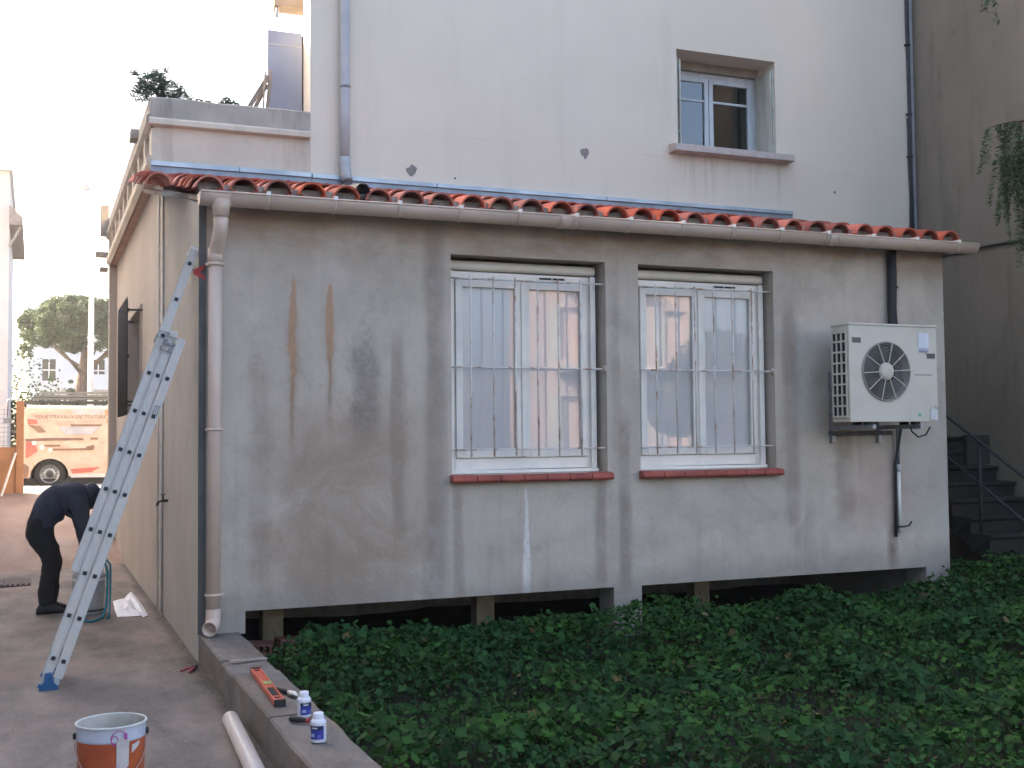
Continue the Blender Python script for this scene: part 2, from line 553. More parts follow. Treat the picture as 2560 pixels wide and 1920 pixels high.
def m_glass(name, tint=(0.95, 0.955, 0.965), ior=1.43):
    g = G(name)
    fr = g.n('ShaderNodeFresnel')
    fr.inputs[0].default_value = ior
    tr = g.n('ShaderNodeBsdfTransparent')
    tr.inputs[0].default_value = (*tint, 1)
    gl = g.n('ShaderNodeBsdfGlossy')
    gl.inputs['Roughness'].default_value = 0.01
    b = g.n('ShaderNodeBump')
    b.inputs['Strength'].default_value = 0.04
    b.inputs['Distance'].default_value = 0.01
    g.t.links.new(g.noise(1.5, 2, 0.5), b.inputs['Height'])
    g.t.links.new(b.outputs[0], gl.inputs['Normal'])
    mx = g.n('ShaderNodeMixShader')
    g.t.links.new(fr.outputs[0], mx.inputs[0])
    g.t.links.new(tr.outputs[0], mx.inputs[1])
    g.t.links.new(gl.outputs[0], mx.inputs[2])
    g.t.links.new(mx.outputs[0], g.out.inputs[0])
    return g.m

def m_rusty_white(name):
    g = G(name)
    n1 = g.noise(9, 6, 0.7, (1, 1, 0.5))
    n2 = g.noise(60, 3, 0.6)
    c = g.mix(g.mul(g.ramp(n1, 0.49, 0.62), 0.85), (0.70, 0.66, 0.60), (0.38, 0.20, 0.115))
    c = g.mix(g.mul(g.ramp(n2, 0.5, 0.7), 0.3), c, (0.25, 0.15, 0.1))
    return g.finish(c, 0.6, n2, 0.2, 0.002)

def m_tile(name):
    g = G(name)
    n1 = g.noise(6, 5, 0.65)
    n2 = g.noise(45, 3, 0.6)
    c = g.mix(g.ramp(n1, 0.3, 0.7), (0.44, 0.108, 0.064), (0.34, 0.082, 0.052))
    hv = g.n('ShaderNodeHueSaturation')
    g.put(hv.inputs['Color'], c)
    g.put(hv.inputs['Value'], g.math('MULTIPLY_ADD', g.objrand(), 0.60, 0.68))
    g.put(hv.inputs['Saturation'], g.math('MULTIPLY_ADD', g.math('FRACT', g.math('MULTIPLY', g.objrand(), 7.7)), 0.25, 0.85))
    c = g.mix(g.mul(g.ramp(n2, 0.58, 0.75), 0.35), hv.outputs[0], (0.22, 0.15, 0.12))
    return g.finish(c, 0.8, n2, 0.2, 0.004, spec=0.25)

M_WALL = m_front_wall()
M_SIDE = m_plaster('side_wall_render', (0.42, 0.392, 0.345), (0.36, 0.335, 0.295), (0.27, 0.22, 0.165), 0.16, 1.3, 0.2)
M_HOUSE = m_plaster('cream_house_plaster', (0.75, 0.672, 0.55), (0.705, 0.628, 0.51), (0.50, 0.42, 0.33), 0.14, 0.6, 0.12, True)
M_TERR = m_plaster('terrace_plaster', (0.66, 0.59, 0.48), (0.59, 0.52, 0.42), (0.33, 0.27, 0.205), 0.42, 1.8, 0.15)
M_PARA = m_plaster('weathered_parapet', (0.47, 0.425, 0.36), (0.36, 0.325, 0.28), (0.19, 0.165, 0.135), 0.6, 2.2, 0.25)
M_TERRSIDE = m_plaster('peach_side_plaster', (0.52, 0.458, 0.385), (0.46, 0.402, 0.34), (0.35, 0.26, 0.2), 0.12, 1.0, 0.12)
M_NEIGH = m_plaster('grey_rough_render', (0.225, 0.195, 0.150), (0.18, 0.155, 0.12), (0.11, 0.095, 0.073), 0.5, 0.8, 0.35)
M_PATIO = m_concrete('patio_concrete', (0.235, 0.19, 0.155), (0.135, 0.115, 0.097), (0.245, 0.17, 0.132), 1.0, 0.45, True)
M_KERB = m_concrete('kerb_concrete', (0.25, 0.215, 0.185), (0.14, 0.122, 0.107), (0.18, 0.135, 0.10), 1.8, 0.6)
M_RAMP = m_concrete('ramp_screed', (0.33, 0.22, 0.16), (0.27, 0.18, 0.13), (0.30, 0.20, 0.15))
M_ROAD = m_concrete('road_asphalt', (0.10, 0.098, 0.095), (0.075, 0.075, 0.075), (0.11, 0.105, 0.1))
M_PAVE = m_concrete('pavement_concrete', (0.36, 0.34, 0.31), (0.30, 0.28, 0.26), (0.33, 0.30, 0.27))
M_SOIL = m_concrete('garden_soil', (0.020, 0.017, 0.011), (0.012, 0.011, 0.008), (0.022, 0.02, 0.012), 3, 0.8)
M_TILE = m_tile('terracotta_tile')
M_SILL = simple('terracotta_sill', (0.36, 0.085, 0.060), (0.27, 0.065, 0.05), 7, 0.55, 0.1, objvar=0.25)
M_MORTAR = simple('lime_mortar', (0.30, 0.255, 0.205), (0.20, 0.17, 0.14), 12, 0.95, 0.5)
M_ZINC = simple('blue_zinc', (0.30, 0.36, 0.41), (0.25, 0.31, 0.36), 5, 0.55, 0.05, metal=0.3, spec=0.5)
M_ZINCB = simple('bright_zinc', (0.46, 0.53, 0.57), (0.35, 0.42, 0.47), 3, 0.45, 0.05, metal=0.4, spec=0.5, stretch=(1, 1, 0.3))
M_PVCB = simple('beige_pvc', (0.61, 0.475, 0.38), (0.56, 0.435, 0.35), 3, 0.42, 0.02, spec=0.4)
M_PVCG = simple('pale_grey_pvc', (0.47, 0.48, 0.49), (0.41, 0.42, 0.43), 4, 0.7, 0.02, spec=0.4)
M_PVCW = simple('white_pvc', (0.78, 0.735, 0.66), (0.71, 0.67, 0.60), 5, 0.35, 0.02, spec=0.45)
M_CREAMPVC = simple('cream_shutter_box', (0.66, 0.59, 0.48), (0.60, 0.53, 0.43), 4, 0.4, 0.02, spec=0.4)
M_BLACK = simple('black_rubber', (0.018, 0.018, 0.019), (0.03, 0.03, 0.03), 12, 0.6, 0.1)
M_DARKMETAL = simple('dark_grey_metal', (0.07, 0.07, 0.072), (0.05, 0.05, 0.05), 12, 0.5, 0.1, metal=0.3)
M_GALV = simple('galvanised_steel', (0.36, 0.37, 0.38), (0.28, 0.29, 0.30), 20, 0.45, 0.1, metal=0.7)
M_ALU = simple('brushed_aluminium', (0.47, 0.435, 0.39), (0.43, 0.40, 0.36), 30, 0.5, 0.03, metal=0.2, spec=0.5, stretch=(4, 4, 0.1))
M_RUSTW = m_rusty_white('white_paint_with_rust')
M_GLASS = m_glass('window_glass')
M_GLASS2 = m_glass('coated_window_glass', (0.75, 0.8, 0.85), 2.0)
M_CURTAIN = simple('white_net_curtain', (0.86, 0.82, 0.79), (0.82, 0.785, 0.755), 2, 0.9, 0.05, stretch=(1, 1, 0.3))
M_DARK = simple('dark_room', (0.03, 0.03, 0.032), (0.02, 0.02, 0.02), 4, 0.9)
M_WOODG = simple('grey_green_painted_wood', (0.52, 0.52, 0.44), (0.42, 0.42, 0.355), 9, 0.6, 0.15, stretch=(1, 1, 0.3))
M_WOODW = simple('white_painted_wood', (0.63, 0.66, 0.68), (0.54, 0.57, 0.60), 9, 0.5, 0.08, stretch=(1, 1, 0.3))
M_TIMBER = simple('weathered_timber', (0.36, 0.31, 0.26), (0.25, 0.21, 0.175), 7, 0.8, 0.3, stretch=(2, 2, 0.4))
M_BARK = simple('bark', (0.16, 0.115, 0.085), (0.09, 0.065, 0.05), 9, 0.9, 0.8, stretch=(2, 2, 0.5), bdist=0.03)
M_BRICK = simple('hollow_clay_brick', (0.27, 0.115, 0.08), (0.20, 0.09, 0.065), 12, 0.85, 0.3)
M_ACW = simple('cream_metal_casing', (0.57, 0.525, 0.435), (0.52, 0.48, 0.395), 3, 0.45, 0.02, spec=0.4)
M_TYRE = simple('tyre_rubber', (0.025, 0.024, 0.023), (0.04, 0.038, 0.036), 20, 0.8, 0.2)
M_SALMON = m_plaster('salmon_facade', (0.60, 0.45, 0.38), (0.55, 0.41, 0.345), (0.4, 0.25, 0.18), 0.2, 0.4, 0.1)
M_WHITEB = m_plaster('white_facade', (0.70, 0.68, 0.65), (0.64, 0.62, 0.60), (0.45, 0.42, 0.4), 0.15, 0.3, 0.1)
M_LEAF = m_foliage('mallow_leaf', (0.015, 0.046, 0.010), (0.036, 0.092, 0.015), (0.016, 0.052, 0.016), 0.2, True)
M_GRASS = m_foliage('grass_blade', (0.026, 0.050, 0.014), (0.07, 0.08, 0.03), (0.026, 0.055, 0.016), 0.15)
M_PINE = m_foliage('pine_needle', (0.045, 0.075, 0.035), (0.085, 0.115, 0.05), (0.06, 0.095, 0.045), 0.4)
M_SHRUB = m_foliage('shrub_leaf', (0.06, 0.10, 0.075), (0.10, 0.15, 0.105), (0.08, 0.125, 0.095), 0.4)
M_PEPPER = m_foliage('pepper_leaf', (0.06, 0.10, 0.05), (0.105, 0.15, 0.075), (0.07, 0.115, 0.06), 0.4)
M_HEDGE = m_foliage('hedge_leaf', (0.03, 0.055, 0.022), (0.06, 0.09, 0.035), (0.04, 0.07, 0.03))

# ================================================================== SETTING: ground
def struct(name, mb, mat, parent=None, **k):
    o = mb.build(name, mat, parent, **k)
    o['kind'] = 'structure'
    return o

g0 = MB()
g0.add([(-150, -150, -0.32), (150, -150, -0.32), (150, 150, -0.32), (-150, 150, -0.32)], [(0, 1, 2, 3)])
struct('ground', g0, M_SOIL)
# patio slab: cross fall away from the wall
pt = MB()
nx, ny = 16, 60
pv = []
for j in range(ny+1):
    for i in range(nx+1):
        x = -6+i/nx*6.0
        y = -14+j/ny*21.5
        if i == nx:
            x = -0.0 if y < -0.0 else 0.24
        z = -0.028*min(1.6, max(0, -x))+0.006*noise.noise(Vector((x*0.9, y*0.9, 0)))
        pv.append((x, y, z))
pf = [(j*(nx+1)+i, j*(nx+1)+i+1, (j+1)*(nx+1)+i+1, (j+1)*(nx+1)+i) for j in range(ny) for i in range(nx)]
pt.add(pv, pf, 0, True)
struct('patio', pt, M_PATIO)
rp = MB()
rp.add([(-6, 7.47, -0.0448), (-1.6, 7.47, -0.0448), (0, 7.47, 0), (0.6, 7.47, 0), (-6, 15, 0.65), (-1.6, 15, 0.65), (0, 15, .65), (0.6, 15, 0.655)], [(0, 1, 5, 4), (1, 2, 6, 5), (2, 3, 7, 6)])
rp.add([(0.6, 7.5, -0.3), (0.6, 15, -0.3), (0.6, 15, 0.655), (0.6, 7.5, -0.004)], [(0, 1, 2, 3)])
struct('ramp', rp, M_RAMP)
pm = MB()
pm.box(-60, 60, 15, 18.6, -0.3, 0.655)
struct('pavement', pm, M_PAVE, bevel=0.01)
rd = MB()
rd.add([(-150, 18.6, 0.53), (150, 18.6, 0.53), (150, 150, 0.53), (-150, 150, 0.53)], [(0, 1, 2, 3)])
struct('road', rd, M_ROAD)
gs = MB()
gv = []
gx, gy = 46, 40
for j in range(gy+1):
    for i in range(gx+1):
        x = 0.2+i/gx*9.0
        y = -9+j/gy*11.6
        gv.append((x, y, -0.07+0.05*noise.noise(Vector((x*0.8, y*0.8, 3)))+0.02*noise.noise(Vector((x*4, y*4, 1)))))
gs.add(gv, [(j*(gx+1)+i, j*(gx+1)+i+1, (j+1)*(gx+1)+i+1, (j+1)*(gx+1)+i) for j in range(gy) for i in range(gx)], 0, True)
struct('garden_soil', gs, M_SOIL)

# low garden wall (kerb) running from the annex corner towards the camera
def garden_wall():
    t = thing('garden_wall', 'low weathered concrete garden wall with tools and bottles on top', 'wall', (0.16, -4, 0))
    segs = [(-9.0, -2.78, 0.195), (-2.77, -1.56, 0.2), (-1.55, -1.08, 0.185), (-1.07, -0.01, 0.2)]
    for y0, y1, zt in segs:
        m = MB()
        n = max(2, int((y1-y0)/0.12))
        vs = []
        for k in range(n+1):
            y = y0+(y1-y0)*k/n
            e = 0.012*noise.noise(Vector((y*2.3, 1, zt)))
            e2 = 0.014*noise.noise(Vector((y*3.1, 5, zt)))
            h = 0.006*noise.noise(Vector((y*4.1, 9, 0)))
            vs += [(0.0+e*0.4, y, -0.3), (0.008+e, y, zt-0.012+h), (0.02+e, y, zt+h), (0.295+e2, y, zt+h*0.5), (0.31+e2, y, zt-0.02+h), (0.315, y, -0.3)]
        fs = [(k*6+i, k*6+i+1, (k+1)*6+i+1, (k+1)*6+i) for k in range(n) for i in range(5)]
        fs += [tuple(range(6)), tuple(n*6+i for i in reversed(range(6)))]
        m.add(vs, fs)
        m.build('wall_block', M_KERB, t)
garden_wall()

# ================================================================== ANNEX (front building)
ANX = thing('annex', 'single storey grey rendered annex with terracotta tile roof and two barred windows', 'building', (3.57, 1.3, 0))
SL = 0.219
def roof_z(y):      # underside line of the cover tiles
    return 3.490+(y+0.15)*SL
W1 = (2.003, 3.418, 1.34, 3.148)
W2 = (3.738, 5.145, 1.34, 3.148)
m = MB()
m.holed(0.02, 7.143, -0.25, 3.436, [W1, W2, (0.346, 3.463, -1, 0.352), (3.733, 6.85, -1, 0.352), (0, 0.346, -1, 0.185)], 0.0, 0.28, cell=0.35)
FW = m.build('front_wall', M_WALL, ANX, label='grey cement front wall with two orange rust streaks')
m = MB()   # left side wall with sloping top
sec = [(0.0, 0.0), (2.6, 0.0), (2.6, roof_z(2.6)-0.03), (0.0, 3.45)]
m.prism(sec, (0.0, 0.0, -0.02), (0, 1, 0), (0, 0, 1), (0.02, 0, 0))
m.prism([(0.281, 0), (2.595, 0), (2.595, roof_z(2.6)-0.04), (0.281, 3.50)], (0.0201, 0.0, -0.02), (0, 1, 0), (0, 0, 1), (0.22, 0, 0))
m.build('side_wall', M_SIDE, ANX, label='beige side wall facing the patio')
m = MB()
m.prism([(0.281, 0), (2.595, 0), (2.595, roof_z(2.6)+0.1), (0.281, 3.65)], (6.92, 0.0, -0.25), (0, 1, 0), (0, 0, 1), (0.22, 0, 0))
m.build('side_wall', M_WALL, ANX)
m = MB()
m.box(0.25, 6.91, 0.29, 2.59, 0.36, 0.5)
m.build('floor_slab', M_MORTAR, ANX)
m = MB()
m.box(0.25, 6.91, 2.3, 2.59, -0.25, 0.355)
m.build('foundation_wall', M_MORTAR, ANX)
for px, py in ((0.70, 0.85), (2.58, 0.85), (4.9, 1.0)):
    m = MB()
    m.box(px-0.085, px+0.085, py-0.08, py+0.08, -0.25, 0.36)
    m.build('crawl_space_post', simple('post_render', (0.33, 0.27, 0.16), (0.25, 0.2, 0.13), 9, 0.9, 0.3), ANX, bevel=0.006)
# dark PVC corner strip
m = MB()
m.box(-0.004, 0.05, -0.012, -0.002, 0.2, 3.42)
m.build('corner_strip', simple('grey_strip', (0.12, 0.112, 0.105), None, 5, 0.6), ANX)

# roof: deck, mortar and single tiles
ROOF = MB()
ROOF.prism([(-0.18, roof_z(-0.18)-0.075), (2.58, roof_z(2.58)-0.075), (2.58, roof_z(2.58)-0.035), (-0.18, roof_z(-0.18)-0.035)], (0.0, 0, 0), (0, 1, 0), (0, 0, 1), (7.2, 0, 0))
ROOF.prism([(0.75, roof_z(0.75)-0.075), (2.58, roof_z(2.58)-0.075), (2.58, roof_z(2.58)-0.035), (0.75, roof_z(0.75)-0.035)], (-0.2, 0, 0), (0, 1, 0), (0, 0, 1), (0.1999, 0, 0))
roof = ROOF.build('roof', M_TIMBER, ANX)
m = MB()
n = 240
vs = []
for k in range(n+1):
    x = -0.02+7.2*k/n
    h = 0.068+0.012*noise.noise(Vector((x*9, 0, 0)))
    y = -0.11+0.012*noise.noise(Vector((x*13, 3, 0)))
    vs += [(x, y, roof_z(-0.12)-0.03), (x, y+0.012, roof_z(-0.12)+h), (x, y+0.06, roof_z(-0.05)+h*0.8), (x, 0.05, roof_z(0.05)-0.03)]
m.add(vs, [(k*4+i, k*4+i+1, (k+1)*4+i+1, (k+1)*4+i) for k in range(n) for i in range(3)], 0, True)
m.build('mortar_bed', M_MORTAR, roof)

def tile_mesh(name, r0, r1, L, th, down=False, n=8):
    """tapered half-round clay tile, large end at y=0"""
    m = MB()
    vs = []
    for (r, y) in ((r0, 0), (r1, L)):
        for rr in (r, r-th):
            for k in range(n+1):
                a = math.pi*(0.06+0.88*k/n)
                z = math.sin(a)*rr*(0.94 if down else 1.10)
                vs.append((-math.cos(a)*rr, y, -z if down else z))
    q = n+1
    fs = []
    for k in range(n):
        fs += [(k, k+1, 2*q+k+1, 2*q+k), (q+k, 3*q+k, 3*q+k+1, q+k+1), (k, q+k, q+k+1, k+1), (2*q+k, 2*q+k+1, 3*q+k+1, 3*q+k)]
    fs += [(0, 2*q, 3*q, q), (n, q+n, 3*q+n, 2*q+n)]
    m.add(vs, fs, 0, False)
    me = m.mesh(name, M_TILE)
    bm = bmesh.new()
    bm.from_mesh(me)
    bmesh.ops.recalc_face_normals(bm, faces=bm.faces)
    bm.to_mesh(me)
    bm.free()
    return me
COVER = tile_mesh('cover_tile', 0.112, 0.092, 0.44, 0.014)
PAN = tile_mesh('pan_tile', 0.066, 0.076, 0.44, 0.012, True)
ang = math.atan(SL)
PITCH = 0.2615
rr = random.Random(3)
for c in range(-1, 28):
    for k in range(9):
        y = -0.165+k*0.318
        if c == -1 and k < 3:
            continue
        x = 0.045+c*PITCH+rr.uniform(-0.008, 0.008)
        lift = 0.010 if k else 0.004
        link('cover_tile', COVER, roof, (x, y+rr.uniform(-0.014, 0.014), roof_z(y)+0.004+rr.uniform(-0.003, 0.004)), (ang-0.035+rr.uniform(-0.016, 0.016), rr.uniform(-0.06, 0.06), rr.uniform(-0.035, 0.035)))
        if -1 < c < 27:
            link('pan_tile', PAN, roof, (x+PITCH/2, y-0.02, roof_z(y)+0.034), (ang-0.03, 0, rr.uniform(-0.01, 0.01)))

# zinc flashing against the house wall
fl = MB()
fl.box(1.43, 7.25, 2.565, 2.597, 4.13, 4.268)
flash = fl.build('flashing', M_ZINC, ANX)
m = MB()
x = 1.432
for L in (1.32, 2.0, 2.0, 0.5):
    m.box(x, x+L-0.006, 2.545, 2.5965, 4.27, 4.315)
    x += L
m.build('flashing_cap', M_ZINCB, flash, bevel=0.004)
fl = MB()
fl.box(-0.13, 1.424, 2.567, 2.597, 4.10, 4.272)
flash2 = fl.build('flashing', M_ZINC, ANX)
m = MB()
m.box(-0.13, 0.70, 2.548, 2.5965, 4.274, 4.322)
m.box(0.705, 1.42, 2.546, 2.5965, 4.274, 4.322)
m.build('flashing_cap', M_ZINCB, flash2, bevel=0.004)

# windows of the annex
def annex_window(x0, dx):
    f = MB()
    X = lambda a: x0+a
    fr = MB()
    # outer frame (1.36 wide)
    yf, yb = 0.155, 0.21
    fr.box(X(.02), X(.085), yf, yb, 1.372, 3.03)
    fr.box(X(1.30), X(1.375), yf, yb, 1.372, 3.03)
    fr.box(X(.085), X(1.30), yf, yb, 2.965, 3.03)
    fr.box(X(.085), X(1.30), yf, yb, 1.372, 1.47)
    win = fr.build('window', M_PVCW, ANX, bevel=0.004)
    b = MB()
    b.box(X(.001), X(1.38), 0.10, 0.235, 1.342, 1.371)
    b.build('frame_sill', M_PVCW, win, bevel=0.004)
    for a0, a1 in ((.09, .686), (.694, 1.295)):
        s_ = MB()
        w = 0.06
        s_.box(X(a0), X(a0+w), yf-.02, yb-.02, 1.475, 2.96)
        s_.box(X(a1-w), X(a1), yf-.02, yb-.02, 1.475, 2.96)
        s_.box(X(a0+w), X(a1-w), yf-.02, yb-.02, 1.475, 1.535)
        s_.box(X(a0+w), X(a1-w), yf-.02, yb-.02, 2.90, 2.96)
        s_.build('sash', M_PVCW, win, bevel=0.006)
        p = MB()
        p.box(X(a0+w-.005), X(a1-w+.005), 0.158, 0.164, 1.53, 2.905)
        p.build('pane', M_GLASS, win)
    c = MB()
    n = 60
    cv = []
    for k in range(n+1):
        xx = X(.1)+1.18*k/n
        yy = 0.182+0.001*math.sin(k*0.7)
        cv += [(xx, yy, 1.50), (xx, yy, 2.94)]
    c.add(cv, [(2*k, 2*k+1, 2*k+3, 2*k+2) for k in range(n)], 0, True)
    c.build('curtain', M_CURTAIN, win)
    ml = MB()
    ml.box(X(.675), X(.705), 0.118, 0.1345, 1.48, 2.955)
    ml.build('mullion_cover', M_PVCW, win, bevel=0.004)
    # roller shutter box with rounded lower edge
    poly = [(0.24, 3.118), (0.135, 3.118), (0.122, 3.095), (0.122, 3.06), (0.135, 3.042), (0.24, 3.031)]
    r_ = MB()
    r_.prism(poly, (X(.002), 0, 0), (0, 1, 0), (0, 0, 1), (1.376, 0, 0))
    r_.build('shutter_box', M_CREAMPVC, win, bevel=0.006)
    gd = MB()
    gd.box(X(1.325), X(1.374), 0.118, 0.154, 1.372, 3.03)
    gd.build('shutter_guide', M_PVCW, win, bevel=0.003)
    gd = MB()
    gd.box(X(.021), X(.06), 0.118, 0.154, 1.372, 3.03)
    gd.build('shutter_guide', M_PVCW, win, bevel=0.003)
    for a in (.86, .985):
        v = MB()
        v.box(X(a), X(a+.11), 0.147, 0.157, 2.992, 3.008)
        v.build('trickle_vent', M_BLACK, win)
    # terracotta sill: single tiles
    for k in range(7):
        a0, a1 = -0.02+k*0.208, -0.02+(k+1)*0.208-0.004
        t_ = MB()
        poly = [(0.15, 1.3415), (-0.072, 1.334), (-0.092, 1.322), (-0.095, 1.292), (-0.078, 1.274), (0.15, 1.274)]
        if -0.0 < a0 and a1 < 1.42:
            t_.prism(poly, (X(a0), 0, 0), (0, 1, 0), (0, 0, 1), (a1-a0, 0, 0))
        else:
            q0, q1 = a0, a1
            t_.prism([p if p[0] < 0 else (-0.002, p[1]) for p in poly], (X(a0), 0, 0), (0, 1, 0), (0, 0, 1), (a1-a0, 0, 0))
            h0, h1 = max(a0, .001), min(a1, 1.40)
            t_.prism([(0.15, 1.3415), (-0.002, 1.3365), (-0.002, 1.3005), (0.15, 1.3005)], (X(h0), 0, 0), (0, 1, 0), (0, 0, 1), (h1-h0, 0, 0))
        t_.build('sill_tile', M_SILL, win, bevel=0.006)
    gr = MB()
    gr.tube([(X(.0), .03, 2.222), (X(1.41), .03, 2.222)], 0.0085, 6)
    grille = gr.build('window_grille', M_RUSTW, ANX)
    for z in (2.956, 1.541):
        h = MB()
        h.tube([(X(.0), .03, z), (X(1.41), .03, z+0.002)], 0.0075, 6)
        h.build('cross_bar', M_RUSTW, grille)
    ro = MB()
    ro.lathe([(0.001, 0.0), (0.035, 0.0), (0.035, 0.008), (0.012, 0.016)], 10, (X(1.413), .03, 2.222), (-1, 0, 0))
    ro.build('wall_plate', M_RUSTW, grille)
    for a in (.178, .382, .582, .781, .972, 1.178, 1.285):
        if a > 1.2:
            continue
        v = MB()
        a += rr.uniform(-.006, .006)
        zt = 2.978+rr.uniform(-.006, .008)
        v.tube([(X(a), .021, 1.485), (X(a)+rr.uniform(-.003, .003), .021, 2.2), (X(a), .021, zt)], 0.0085, 6)
        v.build('bar', M_RUSTW, grille)
    return win
annex_window(W1[0], 0)
annex_window(W2[0], 0)

# ================================================================== HOUSE (tall cream building behind)
HS = thing('house', 'tall cream plastered house with one shuttered window above the annex roof', 'house', (5.3, 5, 0))
UW = (5.70, 7.06, 4.985, 6.12)
m = MB()
m.holed(1.42, 9.10, -0.2, 9.6, [UW], 2.6, 2.92, cell=0.0)
# left flank runs back at an angle, right flank and back
m.prism([(1.60, 2.9205), (9.10, 2.9205), (9.10, 3.3), (1.70, 3.3)], (0, 0, 6.3), (1, 0, 0), (0, 1, 0), (0, 0, 3.3))
m.prism([(1.60, 2.9205), (2.0, 2.9205), (3.6, 10.5), (3.2, 10.5)], (0, 0, -0.2), (1, 0, 0), (0, 1, 0), (0, 0, 9.8))
m.prism([(8.8, 2.9205), (9.10, 2.9205), (9.10, 10.5), (8.8, 10.5)], (0, 0, -0.2), (1, 0, 0), (0, 1, 0), (0, 0, 6.45))
m.box(3.3, 9.1, 10.505, 10.7, -0.2, 9.6)
m.build('wall', M_HOUSE, HS)
m = MB()
m.prism([(1.0, 2.1), (9.3, 2.1), (9.3, 10.9), (2.9, 10.9)], (0, 0, 9.61), (1, 0, 0), (0, 1, 0), (0, 0, 0.22))
m.build('roof', M_TILE, HS)
# damaged plaster spots
def scar(x, z, r, seed, mt, nm='plaster_scar'):
    q = random.Random(seed)
    m = MB()
    n = 11
    vs = [(x+math.cos(2*math.pi*k/n)*r*q.uniform(.6, 1.15), 2.5965, z+math.sin(2*math.pi*k/n)*r*0.95*q.uniform(.6, 1.15)) for k in range(n)]
    vs2 = [(a[0], 2.6, a[2]) for a in vs]
    m.add(vs+vs2, [tuple(range(n))]+[(k, (k+1) % n, n+(k+1) % n, n+k) for k in range(n)])
    m.build(nm, mt, HS)
M_SCAR = simple('bare_cement_spot', (0.30, 0.27, 0.25), (0.22, 0.2, 0.185), 20, 0.95, 0.4)
scar(2.495, 4.442, 0.066, 1, M_SCAR)
scar(4.505, 4.80, 0.056, 5, M_SCAR)
scar(2.972, 4.395, 0.012, 3, M_BLACK)
scar(7.9, 4.60, 0.02, 3, M_SCAR)
scar(4.51, 4.745, 0.02, 8, M_SCAR)
# upper window
yy = 3.02
f = MB()
f.box(5.70, 5.765, yy, yy+.06, 4.99, 6.02)
f.box(6.995, 7.06, yy, yy+.06, 4.99, 6.02)
f.box(5.765, 6.995, yy, yy+.06, 5.96, 6.02)
f.box(5.765, 6.995, yy, yy+.06, 4.99, 5.03)
uw = f.build('window', M_WOODW, HS, bevel=0.004)
for a0, a1 in ((5.77, 6.375), (6.385, 6.99)):
    s_ = MB()
    wd = 0.055
    s_.box(a0, a0+wd, yy-.02, yy+.03, 5.03, 5.955)
    s_.box(a1-wd, a1, yy-.02, yy+.03, 5.03, 5.955)
    s_.box(a0+wd, a1-wd, yy-.02, yy+.03, 5.90, 5.955)
    s_.box(a0+wd, a1-wd, yy-.02, yy+.03, 5.03, 5.085)
    s_.build('sash', M_WOODW, uw, bevel=0.004)
    gb = MB()
    gb.box(a0+wd, a1-wd, yy-.012, yy+.02, 5.665, 5.69)
    gb.build('glazing_bar', M_WOODW, uw)
    for z0, z1 in ((5.08, 5.667), (5.688, 5.905)):
        p = MB()
        p.box(a0+wd-.004, a1-wd+.004, yy+.006, yy+.012, z0, z1)
        p.build('pane', M_GLASS2, uw)
dm = MB()
dm.box(5.4, 7.4, 3.305, 3.335, 4.7, 6.28)
dm.build('dark_room_panel', M_DARK, uw)  # dark panel stands in for the unlit room behind the panes
lt = MB()
lt.box(5.70, 7.06, 2.96, 3.08, 6.021, 6.12)
lt.build('lintel_board', simple('beige_lintel', (0.36, 0.31, 0.25), None, 6, 0.8), uw)
sj = MB()
sj.box(5.67, 5.7, 2.9205, 3.30, 4.9, 6.25)
sj.box(7.06, 7.09, 2.9205, 3.30, 4.9, 6.25)
sj.box(5.67, 7.09, 2.9205, 3.30, 6.121, 6.2)
sj.box(5.67, 7.09, 2.9205, 3.30, 4.8, 4.985)
sj.build('reveal', M_HOUSE, uw)
sl_ = MB()
sl_.prism([(2.45, 4.895), (2.46, 4.975), (2.599, 4.992), (2.599, 4.885)], (5.58, 0, 0), (0, 1, 0), (0, 0, 1), (1.64, 0, 0))
sl_.box(5.705, 7.055, 2.599, 3.02, 4.9855, 4.995)
sl_.build('sill', simple('pale_stone_sill', (0.55, 0.47, 0.42), (0.46, 0.39, 0.35), 8, 0.85, 0.2), uw, bevel=0.006)
def shutter(xa, side):
    sh = MB()
    y0, y1 = 2.625, 2.985
    sh.box(min(xa, xa+side*.022), max(xa, xa+side*.022), y0, y1, 5.0, 6.03)
    o = sh.build('shutter', M_WOODG, uw, bevel=0.003)
    for z0, z1 in ((5.06, 5.50), (5.56, 5.95)):
        p = MB()
        q = xa+side*.030
        p.box(min(xa+side*.0225, q), max(xa+side*.0225, q), y0+.06, y1-.06, z0, z1)
        p.build('shutter_panel', M_WOODG, o, bevel=0.004)
    l2 = MB()
    q0, q1 = xa+side*.040, xa+side*.058
    l2.box(min(q0, q1), max(q0, q1), y0-.012, y0+.10, 5.0, 6.01)
    l2.build('folded_leaf', M_WOODG, o, bevel=0.003)
    h = MB()
    for z in (5.15, 5.55, 5.9):
        h.tube([(xa+side*.03, y0-.006, z-.03), (xa+side*.03, y0-.006, z+.03)], 0.008, 6)
    h.build('hinge', M_GALV, o)
shutter(7.055, -1)
shutter(5.705, 1)
# eave / balcony slab seen at top left and sunlit wall return
m = MB()
m.prism([(1.17, 3.2), (1.62, 3.1), (1.70, 3.42), (1.20, 3.42)], (0, 0, 6.235), (1, 0, 0), (0, 1, 0), (0, 0, 0.16))
m.build('balcony_slab', simple('ochre_slab', (0.36, 0.29, 0.23), None, 4, 0.85), HS)
m = MB()
m.tube([(1.21, 3.24, 6.236), (1.21, 3.24, 6.12)], 0.018, 8)
m.build('drip_pipe', M_PVCG, HS)

